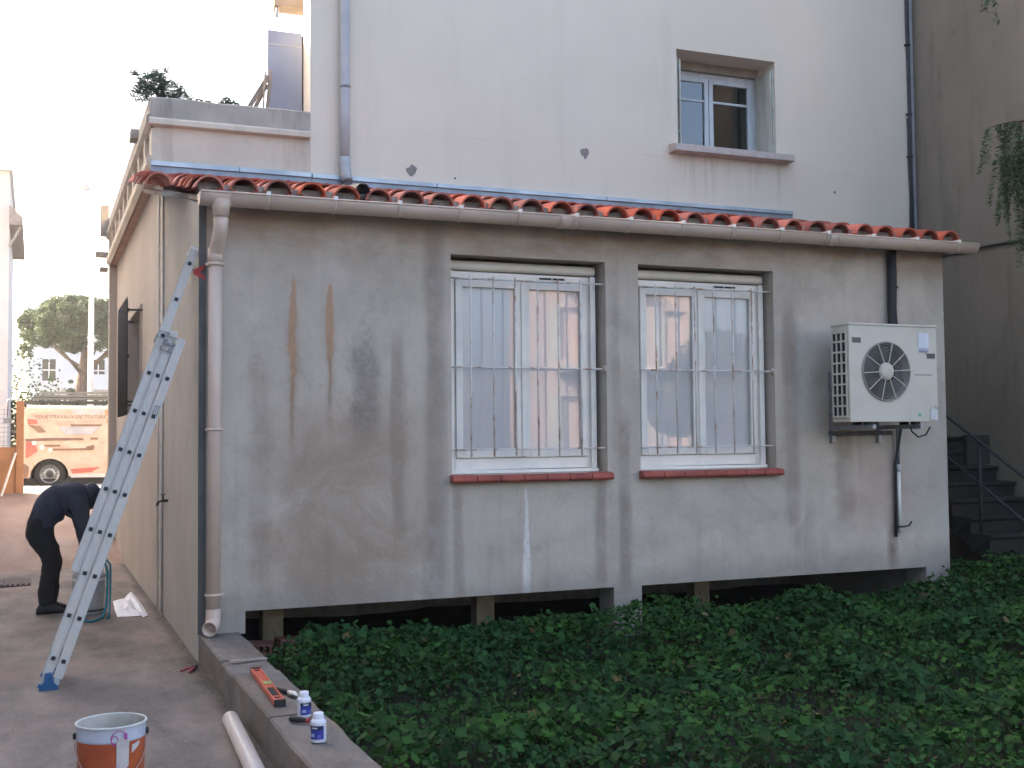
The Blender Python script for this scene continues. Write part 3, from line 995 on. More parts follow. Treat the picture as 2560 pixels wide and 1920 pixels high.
# cables and conduit down the right-hand corner of the house
CB = thing('corner_cables', 'bundle of dark cables running down the right edge of the cream house wall', 'cable', (9.06, 2.58, 4.1))
for pts, r in (([(9.045, 2.575, 8.5), (9.048, 2.575, 6.9), (9.060, 2.575, 5.6), (9.063, 2.575, 4.05)], 0.016),
               ([(9.028, 2.578, 5.62), (9.038, 2.578, 5.45), (9.032, 2.578, 5.1), (9.046, 2.578, 4.6), (9.03, 2.578, 4.05)], 0.010),
               ([(9.083, 2.575, 8.5), (9.083, 2.575, 5.0), (9.088, 2.575, 4.05)], 0.011)):
    c = MB()
    c.tube(pts, r, 8)
    c.build('cable', simple('dark_cable', (0.055, 0.06, 0.07), None, 9, 0.6), CB)
for z in (6.55, 5.66, 5.12):
    c = MB()
    c.box(9.02, 9.09, 2.553, 2.599, z, z+0.02)
    c.build('clip', M_BLACK, CB)

# grey rainwater pipe of the house, ending in an open elbow on the annex roof
UP = thing('house_downpipe', 'pale grey downpipe on the cream house ending in an open elbow on the roof', 'downpipe', (1.76, 2.5, 4.1))
m = MB()
pts = [(1.775, 2.53, 9.4), (1.77, 2.53, 7), (1.762, 2.53, 5.0), (1.760, 2.53, 4.42)]
m.tube(pts, 0.05, 16)
m.build('pipe', M_PVCG, UP)
m = MB()
m.tube([(1.760, 2.53, 4.50), (1.760, 2.53, 4.43), (1.763, 2.50, 4.32), (1.768, 2.45, 4.235)], 0.056, 16)
m.build('elbow', M_PVCG, UP)
m = MB()
mo = Vector((1.222, -0.17, 3.580))
md = Vector((-0.05, -0.97, -0.2)).normalized()
m.tube([(1.768, 2.47, 4.20), (1.64, 2.0, 4.05), (1.42, 1.2, 3.87), (1.27, .5, 3.70), mo-md*0.25, mo], 0.056, 16, caps=False)
m.lathe([(0.056, 0), (0.050, 0), (0.050, -0.14), (0.001, -0.14)], 16, mo, md)
m.build('outlet', [M_BLACK], UP)
for z in (5.23, 6.9):
    m = MB()
    m.lathe([(0.05, -.012), (0.056, -.012), (0.056, .012), (0.05, .012)], 16, (1.764, 2.53, z))
    m.box(1.755, 1.773, 2.575, 2.599, z-.01, z+.01)
    m.build('clamp', M_GALV, UP)

# ================================================================== TERRACE BLOCK (left, with parapet)
TB = thing('terrace_block', 'pale terrace block with weathered parapet and moulding left of the house', 'building', (0.65, 6, 0))
XS = -0.12
XL = -0.014          # lower side wall face, upper storey oversails it
m = MB()
m.box(XS, 1.418, 2.6, 2.85, 4.25, 4.742)
m.box(0.2405, 1.418, 2.6, 2.85, 2.0, 4.2495)
m.build('front_wall', M_TERR, TB)
# side wall with barred window (built as slab along Y)
m = MB()
m.holed(2.851, 9.4, -0.2, 4.27, [(4.93, 6.9, 2.0, 3.2)], 0, 0.28)
m.v = [(XL+v[1], v[0], v[2]) for v in m.v]
m.box(XL, 0.24, 2.602, 2.8505, -0.2, 4.245)
m.box(XS, 1.418, 9.4, 9.6, -0.2, 4.9)
m.build('side_wall', M_TERRSIDE, TB)
m = MB()
m.box(XS+.02, XS+.28, 2.851, 9.4, 4.271, 4.66)
m.build('upper_side_wall', simple('pink_frieze', (0.60, 0.40, 0.32), (0.52, 0.34, 0.27), 3, 0.85, 0.1), TB)
for k in range(9):
    m = MB()
    y = 3.1+k*0.76
    m.box(XS-.02, XS+.0195, y, y+.14, 4.40, 4.66)
    m.build('pilaster', M_TERR, TB)
m = MB()
m.prism([(XS-.045, 4.30), (XS-.045, 4.385), (XS-.03, 4.40), (XS-.001, 4.40), (XS-.001, 4.25)], (0, 2.66, 0), (1, 0, 0), (0, 0, 1), (0, 6.75, 0))
m.build('side_band', M_TERR, TB)
m = MB()   # front moulding
m.prism([(2.53, 4.675), (2.53, 4.725), (2.55, 4.742), (2.599, 4.742), (2.599, 4.661)], (XS-.03, 0, 0), (0, 1, 0), (0, 0, 1), (1.56, 0, 0))
m.build('moulding', M_TERR, TB, bevel=0.004)
m = MB()   # side cornice
m.prism([(XS-.05, 4.70), (XS-.05, 4.76), (XS-.035, 4.78), (XS+.019, 4.78), (XS+.019, 4.64), (XS-.02, 4.66)], (0, 2.60, 0), (1, 0, 0), (0, 0, 1), (0, 6.9, 0))
m.build('cornice', M_PARA, TB)
m = MB()   # parapet
n = 30
vs = []
for k in range(n+1):
    x = XS-.02+(1.418-XS+.02)*k/n
    h = 4.955+0.008*noise.noise(Vector((x*3, 0, 0)))
    vs += [(x, 2.585, 4.743), (x, 2.585, h-.015), (x, 2.60, h), (x, 2.79, h-.004), (x, 2.80, 4.743)]
fs = [(k*5+i, k*5+i+1, k*5+5+i+1, k*5+5+i) for k in range(n) for i in range(4)]
fs += [tuple(range(5)), tuple(n*5+i for i in reversed(range(5)))]
m.add(vs, fs)
m.box(XS-.02, XS+.15, 2.801, 9.5, 4.781, 4.95)
m.build('parapet', M_PARA, TB, label='weathered grey parapet with dirt runs')
m = MB()
m.box(XS+.281, 1.6, 2.851, 9.39, 4.3, 4.6)
m.build('terrace_floor', M_PARA, TB)
for (y, z0, z1, dx) in ((9.3, 5.02, 5.16, .10), (9.45, 4.42, 4.48, .16), (9.45, 4.20, 4.25, .10), (3.9, 4.86, 4.96, .07)):
    m = MB()
    m.box(XS-.03-dx, XS-.015, y, y+.25, z0-0.3 if z0 > 5 else z0, z1)
    m.build('corbel', M_PARA, TB)
# side window and its dark grille
m = MB()
m.box(XL+.20, XL+.24, 4.9, 6.9, 2.0, 3.2)
sw = m.build('window', M_DARK, TB)
m = MB()
m.box(XL-.02, XL-.001, 6.905, 6.96, 2.0, 3.2)
m.build('window_trim', M_TERRSIDE, sw)
m = MB()
m.box(XL-.02, XL-.001, 4.87, 4.925, 2.0, 3.2)
m.build('window_trim', M_TERRSIDE, sw)
m = MB()
for z in (2.08, 2.60, 3.12):
    m.beam((XS-.045, 4.80, z), (XS-.045, 6.30, z), 0.014, 0.035)
for y in (4.81, 6.29):
    for z in (2.08, 3.12):
        m.beam((XS-.045, y, z), (XL+.02, y, z), 0.02, 0.02)
sg = m.build('window_grille', M_DARKMETAL, TB)
for k in range(16):
    y = 4.83+k*0.097
    m = MB()
    m.tube([(XS-.060, y, 1.93), (XS-.060, y, 3.2), (XS-.060, y, 3.28)], [0.009, 0.009, 0.001], 6)
    m.build('bar', M_DARKMETAL, sg)
# slim conduits on the side wall
for (y, x, nm) in ((2.575, -0.013, 0), (2.87, XL-.010, 1)):
    m = MB()
    m.tube([(x+(0.0 if nm else 0.0), y if nm else 2.585, 4.05), (x, y if nm else 2.585, 0.02)], 0.011 if nm == 0 else 0.009, 8)
    m.build('conduit', M_PVCW, label='thin white conduit on the patio side wall %s' % ('at the inner corner nearer the downpipe' if nm == 0 else 'on the left of the pair'), category='conduit', group='conduits on the patio side wall')

# terrace furniture: partition screen, leaning boards
m = MB()
m.box(1.10, 1.46, 3.18, 3.22, 4.60, 5.955)
sc = m.build('terrace_screen', simple('lavender_panel', (0.29, 0.335, 0.45), (0.26, 0.30, 0.41), 2, 0.6), label='plain grey lavender privacy screen on the terrace beside the house', category='screen', bevel=0.004)
m = MB()
m.box(1.461, 1.50, 3.19, 3.21, 4.60, 5.93)
m.build('screen_post', M_BLACK, sc)
m = MB()
m.box(1.103, 1.457, 3.176, 3.1795, 5.80, 5.81)
m.build('seam', M_PVCG, sc)
LB = thing('leaning_boards', 'weathered timber boards propped up behind the terrace parapet', 'boards', (0.9, 3.1, 4.6))
for a, b, wd in (((0.62, 3.10, 4.61), (1.095, 3.13, 5.44), .05), ((0.73, 3.13, 4.61), (1.085, 3.16, 5.36), .045), ((1.03, 3.10, 4.61), (1.12, 3.12, 5.50), .035), ((1.01, 3.07, 4.61), (1.055, 3.09, 5.47), .018)):
    m = MB()
    m.beam(a, b, wd, 0.02, (0, 1, 0))
    m.build('board', M_TIMBER, LB)

# plants on the parapet
def bushy(name, label, cat, base, blobs, nleaf, lsize, mat, grp=None, stems=6, narrow=True, spiky=False):
    t = thing(name, label, cat, base, grp)
    base = Vector(base)
    P, Nn = [], []
    for (cx, cy, cz, r, wgt) in blobs:
        k = int(nleaf*wgt)
        d = rng.normal(size=(k, 3))
        d /= np.linalg.norm(d, axis=1, keepdims=True)
        rad = r*rng.uniform(0.35, 1.0, (k, 1))**0.5
        P.append(np.array([cx, cy, cz])+d*rad*np.array([1, .8, .85]))
        Nn.append(d+rng.normal(size=(k, 3))*0.6+np.array([0, 0, .4]))
    P, Nn = np.concatenate(P), np.concatenate(Nn)
    sh = [(-1, 0), (-.3, .28), (.5, .22), (1, 0), (.5, -.22), (-.3, -.28)] if narrow else [(-.8, 0), (-.4, .6), (.4, .6), (1, 0), (.4, -.6), (-.4, -.6)]
    if spiky:
        sh = [(-1, 0), (0, .09), (1, 0), (0, -.09)]
        Nn = rng.normal(size=Nn.shape)
        P = P+rng.normal(size=P.shape)*0.018
    me = leaves_mesh('foliage', P, Nn, rng.uniform(.6, 1.2, len(P))*lsize, sh, [mat], 0.1)
    link('foliage', me, t)
    s_ = MB()
    for k in range(stems):
        b = blobs[k % len(blobs)]
        e = Vector((b[0]+random.uniform(-.5, .5)*b[3], b[1], b[2]+random.uniform(-.3, .6)*b[3]))
        mid = (base+e)/2+Vector((random.uniform(-.03, .03), 0, .02))
        s_.tube([base+Vector((random.uniform(-.04, .04), 0, 0)), mid, e], [.012, .008, .003], 5)
    s_.build('stem', M_BARK, t)
    return t
bushy('parapet_shrub', 'bushy feathery green shrub growing on the corner of the parapet', 'shrub', (0.0, 2.75, 4.94),
      [(-.10, 2.75, 5.12, .14, .3), (.06, 2.75, 5.07, .14, .28), (-.22, 2.75, 5.02, .11, .16), (.19, 2.75, 5.01, .09, .12), (-.06, 2.74, 5.20, .08, .09), (-.27, 2.7, 5.19, .035, .03), (.02, 2.74, 5.27, .03, .02)], 2600, 0.045, M_SHRUB, stems=9, spiky=True)
bushy('parapet_plant', 'small low plant on the parapet just right of the bushy shrub', 'plant', (0.36, 2.72, 4.945), [(.34, 2.72, 4.975, .05, .5), (.42, 2.72, 4.97, .04, .5)], 340, 0.020, M_SHRUB, stems=3)
bushy('parapet_plant', 'small sprouting plant on the parapet nearest the leaning boards', 'plant', (0.62, 2.70, 4.94), [(.60, 2.70, 5.00, .055, .5), (.68, 2.70, 4.98, .05, .35), (.55, 2.7, 4.97, .04, .15)], 420, 0.020, M_SHRUB, stems=4)

# ================================================================== GUTTER AND LOWER DOWNPIPE
GT = thing('rain_gutter', 'beige half-round gutter along the annex eaves with white clips', 'gutter', (3.6, -0.2, 3.4))
def gz(x):
    return 3.462+0.0015*(x-3.5)
def gutter_part(x0, x1, r, th, name, mat):
    m = MB()
    nn = 12
    vs = []
    for x in (x0, x1):
        for q in (r, r-th):
            for k in range(nn+1):
                a = math.pi*k/nn
                vs.append((x, -0.245-math.cos(a)*q, gz(x)-math.sin(a)*q*1.05))
    q = nn+1
    fs = []
    for k in range(nn):
        fs += [(k, k+1, 2*q+k+1, 2*q+k), (q+k, 3*q+k, 3*q+k+1, q+k+1), (k, q+k, q+k+1, k+1), (2*q+k, 2*q+k+1, 3*q+k+1, 3*q+k)]
    fs += [(0, 2*q, 3*q, q), (nn, q+nn, 3*q+nn, 2*q+nn)]
    m.add(vs, fs, 0, True)
    if name == 'gutter_channel':
        m.tube([(x0, -0.245-r, gz(x0)), (x1, -0.245-r, gz(x1))], 0.008, 6)
    return m.build(name, mat, GT)
RG = 0.086
for x0, x1 in ((-0.03, 0.19), (0.192, 2.9), (2.902, 5.6), (5.602, 7.30)):
    gutter_part(x0, x1, RG, 0.004, 'gutter_channel', M_PVCB)
for x in (-0.03, 7.30):
    m = MB()
    m.prism([(-0.245-math.cos(math.pi*k/12)*RG*1.03, gz(x)-math.sin(math.pi*k/12)*RG*1.08) for k in range(13)], (x-0.006 if x < 1 else x, 0, 0), (0, 1, 0), (0, 0, 1), (0.006, 0, 0))
    m.build('end_cap', M_PVCB, GT)
for k in range(14):
    x = 0.46+k*0.507
    gutter_part(x-.012, x+.012, RG+0.0045, 0.004, 'bracket', M_PVCB)
    m = MB()
    m.box(x-.014, x+.014, -0.345, -0.322, gz(x)-.004, gz(x)+.026)
    m.beam((x, -0.33, gz(x)+.020), (x, -0.165, gz(x)+.030), 0.012, 0.008)
    m.build('white_clip', M_PVCW, GT)
for x in (2.9, 5.6):
    gutter_part(x-.05, x+.05, RG+0.004, 0.0035, 'joint_sleeve', M_PVCB)

DP = thing('annex_downpipe', 'beige downpipe with swan neck on the front left corner of the annex', 'downpipe', (0.1, -0.09, 0.2))
m = MB()
m.tube([(0.125, -0.245, 3.41), (0.125, -0.245, 3.355), (0.125, -0.24, 3.29)], [0.088, 0.064, 0.057], 18)
m.build('outlet', M_PVCB, DP)
m = MB()
m.tube([(0.125, -0.235, 3.31), (0.125, -0.235, 3.22), (0.123, -0.222, 3.185), (0.116, -0.16, 3.11), (0.110, -0.115, 3.065), (0.106, -0.10, 3.03), (0.105, -0.098, 2.98)], 0.054, 18)
m.build('swan_neck', M_PVCB, DP)
m = MB()
m.tube([(0.105, -0.098, 3.06), (0.103, -0.098, 2), (0.095, -0.098, 0.36)], 0.050, 20)
m.build('pipe', M_PVCB, DP)
m = MB()
m.tube([(0.105, -0.098, 3.075), (0.105, -0.098, 2.96)], 0.0555, 20)
m.build('socket', M_PVCB, DP)
m = MB()
sd_ = Vector((-0.45, -0.9, -0.25)).normalized()
e0 = Vector((0.095, -0.098, 0.40))
p3 = Vector((0.055, -0.185, 0.262))
m.tube([e0, e0-Vector((0, 0, .07)), Vector((0.090, -0.112, 0.292)), Vector((0.075, -0.145, 0.272)), p3], 0.055, 18, caps=False)
m.lathe([(0.055, 0), (0.050, 0), (0.050, -0.09), (0.001, -0.09)], 18, p3, sd_)
m.build('shoe', M_PVCB, DP)
for z in (2.955, 1.72, 0.50):
    m = MB()
    m.lathe([(0.051, -.010), (0.060, -.010), (0.060, .010), (0.051, .010)], 20, (0.105-(2.95-z)*0.004, -0.098, z))
    m.box(0.150, 0.175, -0.115, -0.085, z-.009, z+.009)
    m.box(0.035, 0.050, -0.115, -0.085, z-.009, z+.009)
    m.box(0.085, 0.115, -0.04, 0.0, z-.008, z+.008)
    m.build('clamp', M_PVCB, DP)

# ================================================================== AIR CONDITIONER
AC = thing('air_conditioner', 'cream outdoor air conditioning unit with round fan grille on the wall', 'air conditioner', (6.06, -0.36, 1.72))
ax0, ax1, ay0, ay1, az0, az1 = 5.565, 6.555, -0.53, -0.285, 1.752, 2.615
fc = Vector((5.972, ay0, 2.205))
FR = 0.262
m = MB()   # casing: shell with a round hole in the front
n = 48
ring = [(fc.x+math.cos(2*math.pi*k/n)*FR, ay0, fc.z+math.sin(2*math.pi*k/n)*FR) for k in range(n)]
def onrect(a):
    dx, dz = math.cos(a), math.sin(a)
    t = min((ax1-fc.x)/dx if dx > 1e-9 else 9, (ax0-fc.x)/dx if dx < -1e-9 else 9, (az1-fc.z)/dz if dz > 1e-9 else 9, (az0-fc.z)/dz if dz < -1e-9 else 9)
    return (fc.x+dx*t, ay0, fc.z+dz*t)
angs = sorted([2*math.pi*k/n for k in range(n)]+[math.atan2(z-fc.z, x-fc.x) % (2*math.pi) for x in (ax0, ax1) for z in (az0, az1)])
inner = [(fc.x+math.cos(a)*FR, ay0, fc.z+math.sin(a)*FR) for a in angs]
deep = [(p[0], ay0+0.09, p[2]) for p in inner]
outer = [onrect(a) for a in angs]
k = len(angs)
m.add(inner+outer+deep, [(i, (i+1) % k, k+(i+1) % k, k+i) for i in range(k)]+[(i, 2*k+i, 2*k+(i+1) % k, (i+1) % k) for i in range(k)])
m.add([(ax0, ay0, az0), (ax1, ay0, az0), (ax1, ay1, az0), (ax0, ay1, az0), (ax0, ay0, az1), (ax1, ay0, az1), (ax1, ay1, az1), (ax0, ay1, az1)],
      [(0, 3, 2, 1), (4, 5, 6, 7), (1, 2, 6, 5), (2, 3, 7, 6), (0, 4, 7, 3)])
m.build('casing', M_ACW, AC)
m = MB()
m.box(ax0-.006, ax1+.006, ay0-.008, ay1+.006, az1+.001, az1+.022)
m.build('lid', M_ACW, AC, bevel=0.005)
m = MB()
m.lathe([(0.001, 0), (FR-.002, 0)], 32, fc+Vector((0, .088, 0)), (0, -1, 0))
m.build('fan_shroud', M_BLACK, AC)
for k in range(3):
    m = MB()
    vs = []
    a0 = 2*math.pi*k/3+.3
    for i in range(7):
        for j in range(4):
            a = a0+i*0.25
            r_ = 0.06+j*(FR-.085)/3
            vs.append((fc.x+math.cos(a)*r_, fc.y+.075-i*.008, fc.z+math.sin(a)*r_))
    m.add(vs, [(i*4+j, i*4+j+1, i*4+5+j, i*4+4+j) for i in range(6) for j in range(3)], 0, True)
    m.build('fan_blade', simple('grey_fan_blade', (0.045, 0.045, 0.045), None, 6, 0.5), AC)
m = MB()
for q in range(1, 14):
    r_ = 0.085+q*(FR-.085)/13.5
    m.tube(arc_pts(fc+Vector((0, -.012, 0)), r_, 0, 2*math.pi, 36, (1, 0, 0), (0, 0, 1)), 0.0022, 5, caps=False)
m.tube(arc_pts(fc+Vector((0, -.008, 0)), FR+.003, 0, 2*math.pi, 40, (1, 0, 0), (0, 0, 1)), 0.007, 8, caps=False)
fg = m.build('fan_guard', simple('guard_wire', (0.30, 0.285, 0.25), None, 8, 0.5), AC)
for k in range(10):
    a = 2*math.pi*k/10+.06
    d = Vector((math.cos(a), 0, math.sin(a)))
    m = MB()
    m.beam(fc+Vector((0, -.016, 0))+d*.07, fc+Vector((0, -.016, 0))+d*FR, 0.007, 0.005, (0, 1, 0))
    m.build('guard_spoke', M_ACW, fg)
m = MB()
m.lathe([(0.001, 0.026), (0.05, 0.026), (0.075, 0.018), (0.083, 0.0)], 24, fc, (0, -1, 0))
m.build('hub_cap', M_ACW, AC)
m = MB()   # side grille
m.box(ax0-.004, ax0-.0005, -0.50, -0.305, 1.80, 2.565)
sgp = m.build('side_grille', M_BLACK, AC)
for k in range(9):
    z = 1.798+k*0.0965
    if k == 8:
        z = 2.555
    m = MB()
    m.box(ax0-.016, ax0-.0045, -0.505, -0.300, z-.008, z+.008)
    m.build('grille_bar', M_ACW, sgp)
for y in (-0.50, -0.435, -0.37, -0.307):
    m = MB()
    m.box(ax0-.014, ax0-.0045, y-.008, y+.008, 1.80, 2.565)
    m.build('grille_bar', M_ACW, sgp)
m = MB()
m.box(ax0-.003, ax0+.0, -0.53, -0.505, 1.76, 2.61)
for x0, z0 in ((5.60, 2.475), (6.44, 2.345)):
    m = MB()
    m.box(x0, x0+.095, ay0-.003, ay0-.001, z0-.016, z0+.034)
    h = m.build('hand_grip', simple('shadowed_grip', (0.14, 0.135, 0.125), None, 6, 0.6), AC)
    q = MB()
    q.box(x0-.006, x0+.101, ay0-.009, ay0-.001, z0+.030, z0+.040)
    q.build('grip_edge', M_ACW, h)
m = MB()
m.box(6.345, 6.465, ay0-.004, ay0-.001, 2.415, 2.565)
lb = m.build('sticker', simple('white_sticker', (0.74, 0.75, 0.80), None, 6, 0.5), AC)
m = MB()
for k in range(5):
    m.box(6.352+k*.022, 6.352+k*.022+.014, ay0-.006, ay0-.0042, 2.385, 2.405)
m.box(6.345, 6.465, ay0-.0055, ay0-.0042, 2.417, 2.422)
m.build('sticker_print', simple('blue_print', (0.30, 0.34, 0.55), None, 6, 0.6), lb)
m = MB()
for k in range(9):
    m.box(6.30+k*.022, 6.30+k*.022+.013, ay0-.003, ay0-.001, 2.172, 2.184)
m.build('maker_lettering', simple('grey_print', (0.25, 0.25, 0.27), None, 6, 0.6), AC)
m = MB()
m.box(6.325, 6.36, ay0-.003, ay0-.001, 1.80, 1.825)
m.build('eco_mark', simple('teal_print', (0.18, 0.42, 0.40), None, 6, 0.6), AC)
m = MB()
m.tube(arc_pts((6.505, ay0-.004, 1.86), 0.04, 0, math.pi, 10, (1, 0, 0), (0, 0, 1))+[Vector((6.465, ay0-.004, 1.765))], 0.004, 6)
m.box(6.468, 6.545, ay0-.012, ay0-.001, 1.765, 1.86)
m.build('valve_cover', simple('white_cover', (0.68, 0.68, 0.66), None, 6, 0.5), AC, bevel=0.01)

BR = thing('wall_bracket', 'steel wall bracket carrying the air conditioner', 'bracket', (6.0, -0.2, 1.7))
for x in (5.805, 6.345):
    m = MB()
    m.box(x-.02, x+.02, -0.56, 0.0, 1.685, 1.725)
    m.build('bracket_arm', M_GALV, BR, bevel=0.003)
    for y in (-0.50, -0.35):
        m = MB()
        m.box(x-.03, x+.03, y, y+.06, 1.7255, 1.7515)
        m.build('rubber_foot', M_BLACK, BR)
for x in (5.76, 6.30):
    m = MB()
    m.box(x-.022, x+.022, -0.045, -0.001, 1.56, 2.22)
    m.build('upright', M_GALV, BR, bevel=0.003)
m = MB()
m.box(5.70, 6.42, -0.075, -0.0455, 1.63, 1.67)
m.build('wall_rail', M_DARKMETAL, BR, bevel=0.003)

m = MB()
m.tube([(6.475, -0.05, 3.40), (6.475, -0.05, 3.1), (6.462, -0.055, 2.85), (6.45, -0.075, 2.70), (6.45, -0.12, 2.60), (6.45, -0.21, 2.5)], [0.045, .045, .043, .046, .044, .04], 12)
m.box(6.515, 6.54, -0.06, 0, 3.04, 3.06)
m.build('insulated_pipe', M_BLACK, label='thick black insulated pipe from the eaves down to the air conditioner', category='pipe')
DR = thing('drain_pipe', 'thin drain pipe and cable below the air conditioner, lower half white', 'pipe', (6.49, -0.04, 0.66))
m = MB()
m.tube([(6.45, -0.16, 1.72), (6.465, -0.10, 1.55), (6.475, -0.035, 1.35), (6.470, -0.03, 0.66)], 0.014, 8)
m.build('drain_hose', M_DARKMETAL, DR)
m = MB()
m.tube([(6.505, -0.04, 1.69), (6.508, -0.035, 1.32)], 0.017, 8)
m.build('upper_pipe', simple('dull_grey_pipe', (0.16, 0.17, 0.17), None, 6, 0.6), DR)
m = MB()
m.tube([(6.508, -0.035, 1.33), (6.512, -0.035, 0.70)], 0.0195, 10)
m.build('white_sleeve', M_PVCW, DR)
m = MB()
m.tube([(6.508, -0.036, 1.35), (6.508, -0.036, 1.28)], 0.024, 10)
m.build('coupling', M_PVCG, DR)
m = MB()
m.tube([(6.47, -0.05, 0.76), (6.53, -0.062, 0.755), (6.60, -0.06, 0.765), (6.64, -0.05, 0.80)], 0.008, 6)
m.build('tie_wire', M_BLACK, DR)
m = MB()
m.tube([(6.30, -0.45, 1.70), (6.32, -0.45, 1.66), (6.40, -0.44, 1.61), (6.50, -0.43, 1.63), (6.56, -0.42, 1.70)], 0.008, 6)
m.build('cable_loop', M_BLACK, DR)

# ================================================================== RIGHT: neighbour building, stair, cable
m = MB()
NB = thing('neighbour_building', 'dark grey rendered neighbouring building at the right edge', 'building', (12, 0.5, 0))
m.box(9.2, 15.5, -1.5, 10.5, -0.3, 8.6)
m.build('wall', M_NEIGH, NB)
m = MB()
m.box(9.101, 9.199, 2.64, 3.0, -0.2, 9.3)
m.build('corner_infill', simple('pale_strip', (0.42, 0.42, 0.44), None, 4, 0.85, 0.1), NB)
m = MB()
m.box(9.1, 15.7, -1.6, 10.7, 8.601, 8.75)
m.build('roof', M_TILE, NB)
m = MB()
m.tube([(9.19, 2.55, 3.80), (9.175, 1.8, 3.83), (9.17, 0.9, 3.815), (9.17, -1.4, 3.82)], 0.016, 8)
m.tube([(7.30, -0.15, 3.40), (8.0, 1.2, 3.62), (9.175, 1.8, 3.83)], 0.010, 6)
m.build('wall_cable', M_BLACK, label='black cable strung from the gutter end to the grey wall', category='cable')
ST = thing('garden_stair', 'dark concrete stair with metal railing beside the grey wall', 'stairs', (8.65, 1, 0))
SX0, SX1 = 8.02, 9.19
M_STEP = m_concrete('dark_step_concrete', (0.036, 0.034, 0.03), (0.026, 0.025, 0.021), (0.03, 0.03, 0.024), 2)  # concrete in one even, very dark tone
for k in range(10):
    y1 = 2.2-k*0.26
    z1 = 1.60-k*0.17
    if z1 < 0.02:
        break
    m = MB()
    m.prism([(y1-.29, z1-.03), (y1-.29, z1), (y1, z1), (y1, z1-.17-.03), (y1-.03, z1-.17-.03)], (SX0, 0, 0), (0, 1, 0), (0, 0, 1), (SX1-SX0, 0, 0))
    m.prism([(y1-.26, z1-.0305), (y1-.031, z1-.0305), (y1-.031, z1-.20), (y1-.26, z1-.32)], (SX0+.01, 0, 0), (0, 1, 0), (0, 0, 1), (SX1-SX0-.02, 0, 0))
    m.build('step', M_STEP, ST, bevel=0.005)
m = MB()
m.box(SX0, SX1, 2.201, 2.59, 1.45, 1.60)
m.build('landing', M_STEP, ST, bevel=0.005)
M_RAIL = simple('green_grey_rail', (0.035, 0.042, 0.04), None, 9, 0.7, 0.05)
for y, zb, zt in ((0.52, 0.50, 1.55), (2.15, 1.6, 2.55)):
    m = MB()
    m.tube([(SX0+.04, y, zb), (SX0+.04, y, zt)], 0.018, 8)
    m.build('rail_post', M_RAIL, ST)
for dz in (0.0, -0.45):
    m = MB()
    m.tube([(SX0+.04, 2.2, 2.55+dz), (SX0+.04, 0.52, 1.55+dz), (SX0+.04, -0.25, 1.08+dz)], 0.016, 8)
    m.build('handrail', M_RAIL, ST)
m = MB()
m.box(8.10, 8.42, 0.74, 0.80, 1.30, 1.62)
m.build('hung_box', M_BLACK, ST)

